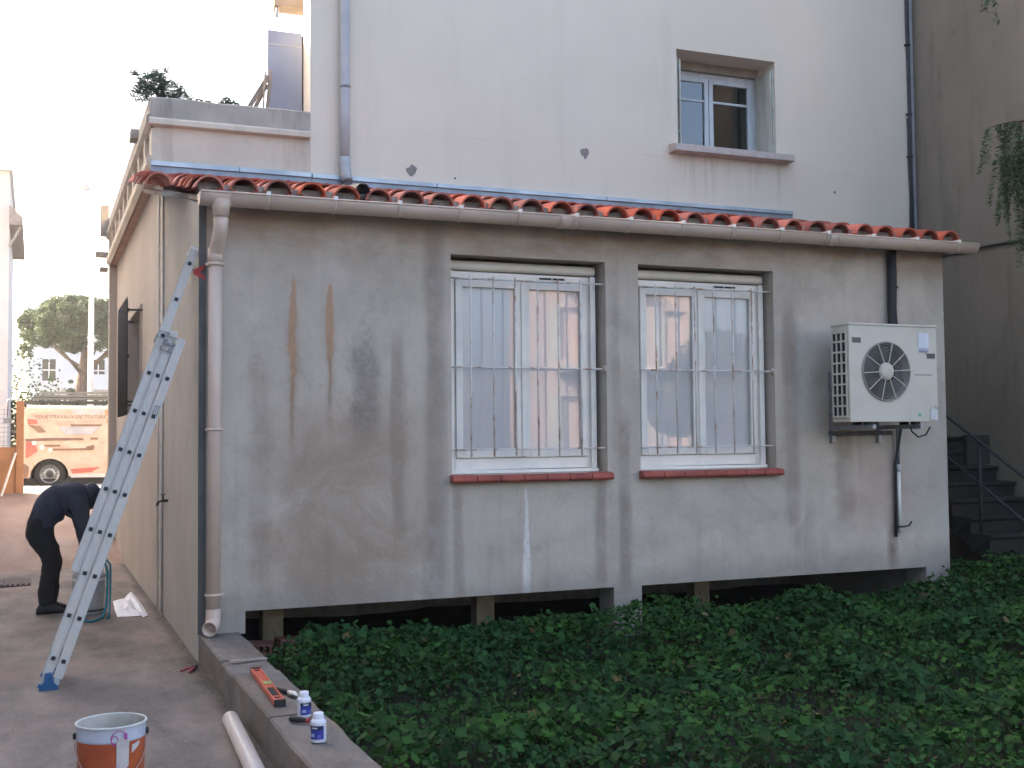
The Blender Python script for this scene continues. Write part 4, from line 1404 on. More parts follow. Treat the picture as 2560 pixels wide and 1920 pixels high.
# pepper tree: trunk out of the picture on the right, hanging sprays reach in
def pepper_tree():
    t = thing('pepper_tree', 'pepper tree with drooping feathery sprays hanging in from the right', 'tree', (8.5, -3.6, -0.1))
    m = MB()
    m.tube([(8.5, -3.6, -0.15), (8.45, -3.55, 1.2), (8.6, -3.4, 2.6), (8.5, -3.2, 3.8)], [.26, .21, .18, .14], 12)
    m.build('trunk', M_BARK, t)
    br = MB()
    tips = []
    q = random.Random(11)
    def limb(a, b, c, d, r0, r1):
        pts = []
        for i in range(9):
            u = i/8
            p = Vector(a)*(1-u)**3+Vector(b)*3*u*(1-u)**2+Vector(c)*3*u*u*(1-u)+Vector(d)*u**3
            pts.append(p)
        br.tube(pts, [r0+(r1-r0)*i/8 for i in range(9)], 7)
        return pts
    P0 = (8.5, -3.2, 3.75)
    limbs = [limb(P0, (8.6, -2.4, 5.2), (8.5, -.9, 5.1), (8.02, -.35, 4.74), .09, .012),
             limb((8.02, -.35, 4.74), (7.85, -.25, 4.74), (7.68, -.22, 4.72), (7.52, -.2, 4.62), .012, .004),
             limb((8.35, -.6, 4.92), (8.1, -.45, 4.70), (7.8, -.4, 4.54), (7.54, -.42, 4.30), .012, .004),
             limb(P0, (8.3, -2.6, 6), (8.1, -1.2, 6.6), (7.62, -.3, 6.16), .08, .006),
             limb(P0, (9.4, -3, 5.5), (10, -3.5, 6.5), (10.5, -4.4, 5.8), .1, .02),
             limb(P0, (7.8, -4, 5.6), (7.0, -5, 6.2), (6.2, -5.6, 5.3), .1, .02),
             limb(P0, (8.4, -4.4, 5.8), (8.5, -5.6, 6.4), (8.8, -6.6, 5.6), .1, .02),
             limb(P0, (7.9, -3.0, 6.0), (7.0, -2.6, 6.9), (6.6, -2.4, 6.6), .08, .02)]
    br.build('branch', M_BARK, t)
    LP, LN, LS, LR = [], [], [], []
    def spray(p, L, sway):
        n = int(L/0.020)
        ph = q.uniform(0, 6.28)
        for i in range(n):
            u = i/n
            c = Vector(p)+Vector((math.cos(ph)*sway*u, math.sin(ph)*sway*u, -L*u+0.02*math.sin(u*6)))
            for s in (-1, 1):
                a = ph+s*1.2+q.uniform(-.5, .5)
                dirv = Vector((math.cos(a), math.sin(a), -0.9)).normalized()
                LP.append(c+dirv*q.uniform(.012, .040))
                nn = dirv.cross(Vector((math.cos(a+1.57), math.sin(a+1.57), q.uniform(-.4, .4))))
                LN.append(nn)
                LS.append(q.uniform(.026, .045))
    def along(pts, count, lo, hi, scatter):
        for _ in range(count):
            k = q.uniform(0, len(pts)-1.01)
            i = int(k)
            p = pts[i].lerp(pts[i+1], k-i)
            p = p+Vector((q.uniform(-1, 1), q.uniform(-1, 1), q.uniform(-.3, .3)))*scatter
            spray(p, q.uniform(lo, hi), 0.10)
    along(limbs[1], 16, .15, .6, .03)
    along(limbs[2], 52, .3, .95, .09)
    along(limbs[0][6:], 50, .6, 1.5, .16)
    along(limbs[3][6:], 18, .25, .5, .12)
    for L_ in limbs[3:]:
        along(L_[3:7] if L_ is limbs[3] else L_[2:], 45 if L_ is not limbs[3] else 25, .6, 1.5, .55 if L_ is not limbs[3] else .25)
    along(limbs[0][1:6], 60, .3, .9, .35)
    P, Nn = np.array(LP), np.array(LN)
    me = leaves_mesh('crown', P, Nn, np.array(LS), [(-1, 0), (-.2, .24), (1, 0), (-.2, -.24)], [M_PEPPER], 0.05)
    link('crown', me, t)
pepper_tree()

# ================================================================== OPPOSITE SIDE (behind the camera, seen in the panes)
OP = thing('opposite_house', 'sunlit salmon house across the garden mirrored in the annex windows', 'house', (16, -27, 0))
m = MB()
m.holed(14.5, 20.4, -0.3, 9.2, [(15.1+k*2.0, 16.0+k*2.0, 1.2+j*3, 3.0+j*3) for k in range(3) for j in range(3)], 0, 0.3)
m.v = [(v[0], -26-v[1], v[2]) for v in m.v]
m.box(14.6, 20.3, -29.2, -26.31, -0.3, 9.2)
m.build('wall', M_SALMON, OP)
m = MB()
m.prism([(-29.8, 9.21), (-25.4, 9.21), (-27.6, 10.4)], (14.2, 0, 0), (0, 1, 0), (0, 0, 1), (6.6, 0, 0))
m.build('roof', M_TILE, OP)
for k in range(3):
    for j in range(3):
        m = MB()
        m.box(14.65+k*2.0, 15.09+k*2.0, -25.99, -25.93, 1.2+j*3, 3.0+j*3)
        m.box(16.01+k*2.0, 16.45+k*2.0, -25.99, -25.93, 1.2+j*3, 3.0+j*3)
        m.build('shutter', M_WOODG, OP)
m = MB()
for j in (1, 2):
    m.box(14.9, 18.5, -25.998, -25.0, j*3+0.75, j*3+0.95)
m.build('balcony', M_WHITEB, OP)
bushy('garden_tree', 'rounded green garden tree in front of the salmon house mirrored in the panes', 'tree', (17.0, -19, -0.3),
      [(17, -19, 3.2, 1.7, .4), (15.8, -19.3, 2.6, 1.2, .3), (18.2, -18.8, 2.4, 1.2, .3)], 6000, 0.13, M_HEDGE, stems=6, narrow=False)

# ================================================================== LEFT: unseen house added for its shade, street, fence, van, trees
LN = thing('left_shade_house', 'unseen tall pale house added left of the patio to shade it', 'house', (-8, 3, 0))
m = MB()
m.box(-14, -4.2, -12, 17.6, -0.3, 9.9)
m.build('wall', M_WHITEB, LN)
m = MB()
m.prism([(-14.3, 9.901), (-3.95, 9.901), (-9, 11.0)], (0, -12.3, 0), (1, 0, 0), (0, 0, 1), (0, 29.8, 0))
m.build('roof', M_TILE, LN)

# house across the street with a deep eave
SH = thing('street_house', 'pale pink house with projecting eave at the far left edge', 'house', (-6, 35, 0))
m = MB()
m.holed(-12, -1.98, 0.5, 10.5, [(-4.0, -3.1, 5.6, 7.0), (-4.0, -3.1, 2.6, 4.2), (-6.4, -5.4, 5.6, 7.0)], 32.3, 32.6)
m.box(-12, -1.98, 32.601, 40, 0.5, 10.5)
m.build('wall', simple('pale_pink_plaster', (0.66, 0.58, 0.53), (0.60, 0.53, 0.48), 2, 0.85, 0.1), SH)
m = MB()
m.prism([(-1.979, 8.7), (-1.979, 9.35), (-1.57, 8.95), (-1.57, 8.7)], (0, 32.0, 0), (1, 0, 0), (0, 0, 1), (0, 8, 0))
m.build('side_roof', simple('grey_brown_tiles', (0.34, 0.27, 0.24), (0.26, 0.21, 0.19), 6, 0.85, 0.3), SH)
m = MB()
m.box(-12.2, -1.9, 32.1, 40.2, 10.501, 10.7)
m.build('roof', M_WHITEB, SH)
m = MB()
m.beam((-1.97, 32.2, 8.0), (-1.62, 32.2, 8.69), 0.08, 0.08)
m.build('eave_brace', M_TIMBER, SH)
for (x0, x1, z0, z1) in ((-4.0, -3.1, 5.6, 7.0), (-4.0, -3.1, 2.6, 4.2), (-6.4, -5.4, 5.6, 7.0)):
    m = MB()
    m.box(x0, x1, 32.45, 32.5, z0, z1)
    m.build('window', M_DARK, SH)
    m = MB()
    m.box(x1+.01, x1+.30, 32.24, 32.299, z0, z1)
    m.build('shutter', simple('brick_red_shutter', (0.52, 0.36, 0.32), None, 5, 0.7), SH)

# white apartment building far behind
WB = thing('apartment_building', 'white apartment building far behind the umbrella pine', 'building', (5, 76, 0))
m = MB()
wins = [(-0.75+k*3.0, 0.05+k*3.0, 5.5+j*3, 6.9+j*3) for k in range(5) for j in (-1, 0, 1)]
m.holed(-1.6, 18, 0.5, 10.6, wins, 71.5, 71.9)
m.box(-1.6, 18, 71.901, 82, 0.5, 10.6)
m.build('wall', M_WHITEB, WB)
for (x0, x1, z0, z1) in wins:
    m = MB()
    m.box(x0, x1, 71.7, 71.75, z0, z1)
    wn = m.build('window', M_DARK, WB)
    q = MB()
    q.box((x0+x1)/2-.04, (x0+x1)/2+.04, 71.65, 71.699, z0, z1)
    q.box(x0, x1, 71.65, 71.6985, (z0+z1)/2-.04, (z0+z1)/2+.04)
    q.build('glazing_bar', M_PVCW, wn)
for j in (-1, 0):
    m = MB()
    m.box(0.3, 14, 70.6, 71.499, 4.9+j*3, 5.15+j*3)
    m.box(0.3, 14, 70.6, 70.75, 5.151+j*3, 5.9+j*3)
    m.build('balcony', M_WHITEB, WB)
m = MB()
for k in range(24):
    m.tube([(-1.5+k*.35, 71.6, 10.6), (-1.5+k*.35, 71.6, 11.4)], 0.025, 5)
m.tube([(-1.5, 71.6, 11.4), (7, 71.6, 11.4)], 0.03, 5)
m.build('roof_railing', M_GALV, WB)

# umbrella pine
def pine():
    t = thing('umbrella_pine', 'umbrella pine with broad rounded crown beyond the street', 'tree', (0.85, 49.7, 0.5))
    m = MB()
    m.tube([(0.8, 49.7, 0.4), (0.78, 49.7, 3.2), (1.02, 49.7, 5.0), (1.1, 49.7, 6.0)], [.40, .34, .30, .22], 12)
    m.build('trunk', M_BARK, t)
    b = MB()
    P, Nn = [], []
    q = random.Random(5)
    cl = []
    for k in range(230):
        a = q.uniform(0, 6.283)
        rr_ = math.sqrt(q.random())*2.75
        x, y = math.cos(a)*rr_, math.sin(a)*rr_
        dome = 6.55+1.85*math.sqrt(max(0, 1-(rr_/2.9)**2))
        z = dome-q.random()**1.6*1.7
        if z < 5.7:
            z = 5.7+q.random()*.5
        cl.append((0.95+x, 49.7+y, z))
    for (cx, cy, cz) in cl:
        k = 150
        d = rng.normal(size=(k, 3))
        d /= np.linalg.norm(d, axis=1, keepdims=True)
        r_ = q.uniform(.28, .5)
        P.append(np.array([cx, cy, cz])+d*r_*rng.uniform(.5, 1, (k, 1))*np.array([1, 1, .7]))
        Nn.append(d+rng.normal(size=(k, 3))*.5+np.array([0, 0, .5]))
    for k in range(7):
        c = cl[k*12]
        b.tube([(1.02, 49.7, 4.6+.1*k), ((1.02+c[0])/2, (49.7+c[1])/2, (5.2+c[2])/2-.2), c], [.09, .06, .03], 6)
    b.build('branch', M_BARK, t)
    P, Nn = np.concatenate(P), np.concatenate(Nn)
    me = leaves_mesh('crown', P, Nn, rng.uniform(.06, .13, len(P)), [(-1, 0), (0, .45), (1, 0), (0, -.45)], [M_PINE], 0.1)
    link('crown', me, t)
pine()
bushy('cypress', 'slim dark cypress left of the pine trunk', 'tree', (0.3, 46, 0.5), [(0.3, 46, 3.2, .28, .3), (.3, 46, 2.5, .33, .35), (.3, 46, 3.8, .2, .2), (.3, 46, 4.25, .1, .15)], 1600, 0.06, M_HEDGE, stems=4)
for k, (x, y, r_, lab) in enumerate(((-0.75, 40, .95, 'dark round street shrub behind the van roof below the pine'), (0.55, 41, .7, 'low dark shrub between the cypress and the lamp post'), (1.35, 42, 1.0, 'shrub partly hidden by the annex beyond the lamp post'), (-1.95, 38, .9, 'yellowish leafy shrub above the gate at far left'), (-1.55, 44, 1.6, 'loose leafy tree at left beside the pink house'))):
    zc = 2.75 if k < 3 else (2.5 if k == 3 else 4.0)
    bushy('street_shrub', lab, 'shrub', (x, y, 0.53), [(x, y, zc, r_, .5), (x-.3, y+.3, zc-.8, r_, .3), (x+.3, y, zc-1.2, r_, .2)], 1500 if k != 4 else 700, 0.075, M_HEDGE if k < 3 else M_GRASS, 'shrubs along the street', 5, narrow=False)

# lamp post
LP_ = thing('street_lamp', 'tall white street lamp standing in front of the umbrella pine', 'street lamp', (0.17, 22.95, 0.53))
m = MB()
m.tube([(0.175, 22.95, 0.53), (0.175, 22.95, 1.2), (0.18, 22.9, 4.0), (0.20, 22.85, 6.6), (0.25, 22.8, 7.6)], [.10, .085, .075, .055, .045], 14)
m.build('pole', simple('white_lamp_paint', (0.72, 0.71, 0.68), None, 5, 0.5), LP_)
m = MB()
m.tube([(0.25, 22.8, 7.55), (0.24, 22.8, 7.9), (0.08, 22.8, 8.15)], [.04, .035, .03], 8)
m.build('arm', M_PVCW, LP_)
m = MB()
m.tube([(0.10, 22.8, 8.13), (0.02, 22.8, 8.20), (-0.12, 22.8, 8.27)], [.05, .085, .05], 10)
m.build('lamp_head', M_PVCG, LP_)

# fence and gate post at the street edge
FN = thing('fence', 'rust coloured sheet fence with wire mesh above at the far left', 'fence', (-2.5, 15.05, 0.6))
M_RUSTP = simple('rust_ochre_paint', (0.42, 0.22, 0.12), (0.36, 0.185, 0.10), 3, 0.75, 0.1)
m = MB()
m.box(-5, -1.47, 15.05, 15.08, 0.655, 1.53)
m.build('sheet_panel', M_RUSTP, FN)
m = MB()
for k in range(36):
    x = -1.5-k*.09
    m.tube([(x, 15.06, 1.53), (x, 15.06, 2.26)], 0.006, 4)
for k in range(9):
    m.tube([(-4.9, 15.06, 1.56+k*.085), (-1.47, 15.06, 1.56+k*.085)], 0.006, 4)
m.build('wire_mesh', M_GALV, FN)
m = MB()
m.box(-1.47, -1.33, 15.02, 15.14, 0.655, 2.40)
m.build('post', M_RUSTP, FN, bevel=0.01)
m = MB()
m.tube([(-1.62, 15.0, 2.1), (-1.62, 15.0, 2.42), (-1.56, 15.0, 2.44)], 0.015, 6)
m.box(-1.69, -1.55, 14.98, 15.045, 1.98, 2.08)
m.build('latch', M_GALV, FN)
m = MB()
m.beam((-1.70, 14.55, 0.63), (-1.47, 15.0, 1.42), 0.03, 0.03)
m.build('white_rod', M_PVCW, label='white rod leaning on the rust coloured fence', category='rod')

# van
def van():
    t = thing('van', 'parked work van with orange and red advertising wrap and roof rack', 'van', (1.0, 21, 0.53))
    Y0, Y1 = 20.15, 22.05
    X0, X1 = -1.47, 3.75
    M_VW = simple('van_wrap_beige', (0.66, 0.50, 0.40), (0.58, 0.40, 0.30), 3.5, 0.35, 0, spec=0.5)
    M_VWHITE = simple('van_white_paint', (0.72, 0.71, 0.70), None, 2, 0.3, 0, spec=0.5)
    M_VRED = simple('van_red_graphic', (0.55, 0.15, 0.11), (0.45, 0.12, 0.09), 3, 0.35, 0, spec=0.5)
    M_VOR = simple('van_orange_graphic', (0.60, 0.28, 0.14), (0.5, 0.22, 0.12), 4, 0.35, 0, spec=0.5)
    M_VBR = simple('van_brown_graphic', (0.26, 0.15, 0.10), (0.2, 0.11, 0.08), 4, 0.4, 0, spec=0.5)
    M_VGR = simple('van_grey_graphic', (0.46, 0.46, 0.48), (0.38, 0.38, 0.41), 4, 0.4, 0, spec=0.5)
    M_VPK = simple('van_pink_graphic', (0.66, 0.40, 0.32), None, 4, 0.4, 0, spec=0.5)
    # body side profile in x-z, with wheel arches
    def arch(cx, r, z):
        return [(cx+r*math.cos(a), z+r*math.sin(a)) for a in [math.pi*k/10 for k in range(11)]][::-1]
    zc = 0.89
    prof = [(X0+.05, 0.80)]
    prof += [(-1.25, 0.78)]+[(-.815+.42*math.cos(math.pi-math.pi*k/10), zc-.08+.42*math.sin(math.pi*k/10)) for k in range(11)]
    prof += [(2.25, 0.76)]+[(2.68+.42*math.cos(math.pi-math.pi*k/10), zc-.08+.42*math.sin(math.pi*k/10)) for k in range(11)]
    prof += [(X1-.02, 0.80), (X1, 1.15), (X1-.12, 1.42), (3.0, 1.62), (2.25, 2.30), (2.0, 2.42), (X0+.18, 2.44), (X0+.06, 2.36), (X0, 1.4)]
    n = len(prof)
    m = MB()
    rows = []
    for (y, inset) in ((Y0, .0), (Y1, .0)):
        rows.append([(p[0], y, p[1]) for p in prof])
    # slight tumblehome: upper points move inwards
    def tumble(p, s):
        k = max(0, p[2]-1.45)
        return (p[0], p[1]+s*0.10*k, p[2])
    vs = [tumble(p, 1) for p in rows[0]]+[tumble(p, -1) for p in rows[1]]
    m.add(vs, [tuple(range(n)), tuple(reversed(range(n, 2*n)))]+[(i, n+i, n+(i+1) % n, (i+1) % n) for i in range(n)])
    m.build('body', M_VW, t)
    def side(poly, mt, nm, off=0.004):
        q = MB()
        vs = []
        for (x, z) in poly:
            y = Y0+0.10*max(0, z-1.45)-off
            vs.append((x, y, z))
        vs2 = [(v[0], v[1]+off*0.9, v[2]) for v in vs]
        k = len(vs)
        q.add(vs+vs2, [tuple(range(k)), tuple(reversed(range(k, 2*k)))]+[(i, k+i, k+(i+1) % k, (i+1) % k) for i in range(k)])
        return q.build(nm, mt, t)
    # px->van: (40..290, 990..1130)/8.848 crop to metres
    def V(x, y):
        return (-1.48+x/8.848*27/2900, 2.705-y/8.848*27/2900*1.0-0.0)
    def poly(*pts):
        return [V(*p) for p in pts]
    side(poly((150, 290), (2080, 300), (2080, 235), (150, 215)), M_VWHITE, 'roof_edge', .006)
    side(poly((240, 400), (900, 330), (1100, 345), (1100, 415), (240, 500)), M_VPK, 'graphic_panel')
    side(poly((1090, 330), (1250, 300), (1380, 370), (1430, 415), (1100, 420)), M_VGR, 'graphic_panel')
    side(poly((1450, 330), (1750, 320), (1750, 415), (1450, 410)), M_VGR, 'graphic_panel', .003)
    side(poly((1770, 330), (2080, 320), (2080, 410), (1820, 470)), M_VOR, 'graphic_panel', .005)
    side(poly((1820, 500), (2000, 490), (2040, 600), (1800, 620)), M_VOR, 'graphic_panel', .005)
    side(poly((170, 520), (360, 540), (380, 640), (180, 640)), M_VRED, 'graphic_panel', .005)
    side(poly((380, 550), (1720, 560), (1720, 640), (380, 690)), M_VPK, 'graphic_panel')
    side(poly((1060, 642), (1720, 650), (1700, 690), (1060, 688)), M_VBR, 'graphic_panel', .006)
    side(poly((180, 650), (420, 680), (560, 820), (400, 830)), M_VBR, 'graphic_panel', .005)
    side(poly((800, 700), (1680, 700), (1500, 870), (950, 880)), M_VGR, 'graphic_panel', .003)
    side(poly((130, 965), (550, 945), (1300, 950), (1340, 1000), (130, 1010)), M_VBR, 'door_rail', .012)
    side(poly((1480, 940), (1640, 945), (1630, 1000), (1470, 990)), M_VBR, 'graphic_panel', .005)
    side(poly((1640, 920), (1880, 1020), (1700, 1110), (1620, 1010)), M_VPK, 'graphic_panel', .005)
    side(poly((140, 1020), (330, 1060), (380, 1240), (140, 1400)), M_VRED, 'graphic_panel', .005)
    side(poly((520, 1095), (850, 1095), (850, 1135), (520, 1135)), M_VBR, 'graphic_panel', .005)
    side(poly((690, 1185), (1540, 1180), (1540, 1225), (690, 1220)), M_VBR, 'graphic_panel', .005)
    side(poly((1370, 1150), (1540, 1100), (1570, 1180), (1400, 1180)), M_VBR, 'graphic_panel', .006)
    for (cx, cy, r_) in ((310, 1055, 50), (470, 1150, 52), (640, 1210, 48)):
        side(poly(*[(cx+r_*math.cos(a), cy+r_*math.sin(a)) for a in [2*math.pi*k/12 for k in range(12)]]), M_VWHITE, 'graphic_disc', .008)
    side([(-.36, .98), (.30, 1.02), (.10, .90), (-.33, .87)], M_VRED, 'graphic_panel', .005)
    side([(-.36, .862), (2.2, .862), (2.2, .76), (-.36, .78)], M_VWHITE, 'sill_skirt', .010)
    side([(X0+.02, 1.18), (-1.26, 1.05), (-1.28, .80), (X0+.03, .80)], M_VBR, 'rear_bumper', .010)
    side([(.62, 2.36), (.635, 2.36), (.635, .88), (.62, .88)], M_VBR, 'door_seam', .003)
    # lettering
    def letters(txt, x, z, h, mt, off):
        cu = bpy.data.curves.new('lettering', 'FONT')
        cu.body = txt
        cu.size = h
        cu.extrude = 0.001
        cu.shear = 0.2
        ob = bpy.data.objects.new('tmp', cu)
        COL.objects.link(ob)
        bpy.context.view_layer.update()
        me = bpy.data.meshes.new_from_object(ob.evaluated_get(bpy.context.evaluated_depsgraph_get()))
        bpy.data.objects.remove(ob)
        me.materials.clear()
        me.materials.append(mt)
        y = Y0+0.10*max(0, z-1.45)-off
        me.transform(Matrix.Translation((x, y, z)) @ Matrix.Rotation(R(90)+0.10, 4, 'X'))
        link('lettering', me, t)
    letters('TOUS TRAVAUX DE TOITURE', V(300, 520)[0], V(300, 520)[1], 0.118, simple('letter_grey', (0.22, 0.19, 0.19), None, 5, 0.5), .012)
    for cx in (-.815, 2.68):
        wz = 0.53+.345
        m = MB()
        m.lathe([(0.215, -.10), (.30, -.11), (.335, -.085), (.345, 0), (.335, .085), (.30, .10), (.215, .09)], 28, (cx, Y0+.13, wz), (0, -1, 0))
        wh = m.build('wheel', M_TYRE, t)
        m = MB()
        m.lathe([(.218, .095), (.20, .085), (.185, .05), (.12, .055), (.10, .075), (.001, .08)], 28, (cx, Y0+.13, wz), (0, -1, 0))
        m.build('rim', M_GALV, wh)
        for k in range(14):
            a = 2*math.pi*k/14
            m = MB()
            c = Vector((cx+math.cos(a)*.15, Y0+.13-.058, wz+math.sin(a)*.15))
            m.lathe([(.001, .002), (.018, .002), (.018, -.01)], 8, c, (0, -1, 0))
            m.build('rim_hole', M_BLACK, wh)
        m = MB()
        m.lathe([(.001, .088), (.075, .086), (.085, .075)], 16, (cx, Y0+.13, wz), (0, -1, 0))
        m.build('hub_cap', M_DARKMETAL, wh)
        m = MB()
        m.box(cx-.4, cx+.4, Y0+.28, Y0+.33, .60, 1.27)
        m.build('wheel_well', M_BLACK, t)
    m = MB()
    m.box(X0+.1, X1-.1, Y0+.06, Y1-.06, .62, .765)
    m.build('underbody', M_BLACK, t)
    side([(2.30, 2.20), (2.95, 1.63), (2.10, 1.60), (2.10, 2.26)], M_DARK, 'side_window', .004)
    rk = MB()
    for y in (Y0+.16, Y0+.75, Y0+1.30, Y1-.16):
        rk.beam((X0-.05, y, 2.56), (2.3, y, 2.56), .035, .03)
    for k in range(6):
        rk.beam((X0+.05+k*.70, Y0+.14, 2.60), (X0+.05+k*.70, Y1-.14, 2.60), .04, .03)
    rk.beam((X0-.05, Y0+.16, 2.66), (2.3, Y0+.16, 2.66), .02, .02)
    rk.build('roof_rack', M_DARKMETAL, t)
    for k in range(5):
        m = MB()
        x = -.98+k*.76
        m.box(x-.05, x+.05, Y0+.13, Y0+.21, 2.40, 2.545)
        m.build('rack_foot', M_BLACK, t)
    m = MB()
    for dz, mtz in ((0, 0), (.07, 0), (.14, 0)):
        m.beam((-1.2+dz, Y0+.30, 2.63+dz), (2.0, Y0+.30, 2.63+dz), .09, .05)
    m.build('rack_load', simple('grey_rack_load', (0.22, 0.22, 0.21), None, 4, 0.7), t)
    for s in (0,):
        m = MB()
        m.box(X0-.005, X0+.03, Y0+.02, Y0+.12, 1.5, 2.1)
        m.build('tail_light', M_VRED, t)
van()

# ================================================================== PATIO OBJECTS
# floor drain
m = MB()
m.box(-1.62, -1.16, 5.75, 6.5, -0.05, -0.024)
gd = m.build('floor_drain', simple('rusty_drain', (0.10, 0.065, 0.055), None, 15, 0.8, 0.2), label='rusty slotted floor drain set in the patio behind the worker', category='drain')
for k in range(8):
    q = MB()
    q.box(-1.60+k*.057, -1.585+k*.057+.014, 5.80, 6.45, -0.0238, -0.012)
    q.build('slot_bar', simple('rusty_drain', (0.1, .065, .055)), gd)

# tap
TP = thing('wall_tap', 'small dark garden tap on the patio side wall', 'tap', (0, 2.15, 1.1))
m = MB()
m.tube([(0.0, 2.15, 1.09), (-.05, 2.15, 1.09), (-.085, 2.15, 1.08), (-.10, 2.15, 1.045)], [.011, .013, .012, .010], 8)
m.build('spout', M_DARKMETAL, TP)
m = MB()
m.tube([(-.045, 2.15, 1.09), (-.045, 2.15, 1.145)], .010, 8)
m.beam((-.045, 2.115, 1.148), (-.045, 2.185, 1.148), .014, .009)
m.beam((-.068, 2.15, 1.148), (-.022, 2.15, 1.148), .014, .009)
m.build('handle', M_DARKMETAL, TP)

# ladder
def ladder():
    t = thing('ladder', 'three-section aluminium extension ladder leaning against the patio side wall', 'ladder', (-1.07, -0.1, 0))
    base = Vector((-1.075, -0.40, -0.03))
    top = Vector((0.038, 0.03, 3.075))
    d = (top-base).normalized()
    L = (top-base).length
    hz = Vector((d.x, d.y, 0)).normalized()
    wv = Vector((0, 0, 1)).cross(hz).normalized()     # rung direction (away from camera)
    if wv.y < 0:
        wv = -wv
    wv = Vector((0.05, 1, 0)).normalized()
    nv = wv.cross(d).normalized()
    if nv.x < 0:
        nv = -nv                                       # towards the wall / right side of the picture
    RW, RT = 0.066, 0.024
    # offsets across the ladder: section 1 (right), 2 (middle), 3 (left, longest reach)
    secs = [('lower', 0.070, 0.10, 2.62, 0.44), ('middle', 0.0, 0.02, 2.66, 0.40), ('upper', -0.064, 0.80, L, 0.36)]
    for nm, off, s0, s1, wd in secs:
        o0 = base+nv*off
        st = []
        for sgn in (0, 1):
            m = MB()
            c0 = o0+wv*((0.44-wd)/2+sgn*wd)
            m.obox(c0+d*(s0+s1)/2, nv*RW/2*.94, d*(s1-s0)/2, wv*RT/2)
            o = m.build('stile', M_ALU, t, bevel=0.003)
            st.append((o, c0))
            for g in (-1, 1):
                q = MB()
                q.obox(c0+d*(s0+s1)/2+nv*g*RW*.43+wv*(-RT/2-.0015), nv*.003, d*((s1-s0)/2-.003), wv*.0015)
                q.build('stile_rib', M_ALU, o)
        s = 0.215
        while s < s0+.1:
            s += 0.298
        while s < s1-.08:
            a = o0+d*s+wv*((0.44-wd)/2-.0145)
            b = o0+d*s+wv*((0.44-wd)/2+wd+.0145)
            m = MB()
            m.beam(a+wv*.004, b-wv*.004, .030, .030, d)
            rg = m.build('rung', M_ALU, t, bevel=0.003)
            q = MB()
            q.obox(a-wv*.0015, nv*.0135, d*.0135, wv*.0045)
            q.build('rung_plug', M_BLACK, rg, bevel=0.002)
            s += 0.298
    MBL = simple('blue_plastic', (0.025, 0.10, 0.22), (0.02, 0.08, 0.18), 8, 0.5, 0.05)
    for sgn in (0, 1):
        m = MB()
        c = base+nv*.070+wv*(sgn*.44)
        m.obox(c+d*0.075, nv*.020, d*.06, wv*.010)
        m.build('foot_shank', M_GALV, t)
        m = MB()
        zf = -0.035
        cf = Vector((c.x-.02, c.y, zf))
        m.prism([(-.065, .0), (.06, .0), (.058, .025), (.03, .05), (.015, .115), (-.025, .115), (-.03, .06), (-.06, .025)], cf-wv*.03, (1, 0, 0), (0, 0, 1), wv*.06)
        m.build('foot', MBL, t, bevel=0.006)
        m = MB()
        c = base+wv*(.02+sgn*.40)
        m.obox(c+d*.018, nv*.034, d*.014, wv*.016)
        m.build('end_cap', MBL, t, bevel=0.003)
        m = MB()
        c = base-nv*.064+wv*(.04+sgn*.36)
        m.obox(c+d*(L-.004), nv*.036, d*.012, wv*.016)
        m.build('end_cap', M_PVCW, t, bevel=0.003)
    # guide hooks where the sections overlap
    for off, s in ((-.064, 2.60), (-.01, 2.52), (.0, 2.58)):
        for sgn in (0, 1):
            m = MB()
            c = base+nv*off+wv*(-.02 if not sgn else .46)+d*s
            for u in (-.026, .026):
                m.tube([c-nv*.045+d*u, c+nv*.045+d*u], .005, 6)
            m.tube([c-nv*.04-d*.026, c-nv*.04+d*.026], .005, 6)
            m.tube([c+nv*.02-d*.026, c+nv*.02+d*.026], .005, 6)
            m.build('guide_hook', M_GALV, t)
    m = MB()
    c = base+nv*.072+wv*.05-wv*.0138-wv*.05+d*2.05
    for a in (-1, 1):
        m.obox(c+nv*.016*a, nv*.0015, d*.035, wv*.001)
        m.obox(c+d*.033*a, nv*.016, d*.0015, wv*.001)
    m.obox(c, nv*.0015, d*.03, wv*.001)
    m.build('printed_mark', M_BLACK, t)
ladder()
# red clip hanging on the upper ladder rail
m = MB()
cp = Vector((-0.045, -0.025, 2.90))
m.prism([(0, .02), (.075, .055), (.085, .04), (.05, .0), (.09, -.035), (.08, -.05), (.0, -.015)], cp, (1, 0, 0), (0, 0, 1), (0, .018, 0))
m.build('red_clamp', simple('red_plastic', (0.45, 0.05, 0.05), None, 9, 0.5), label='small red spring clamp gripping the ladder near its top', category='clamp')

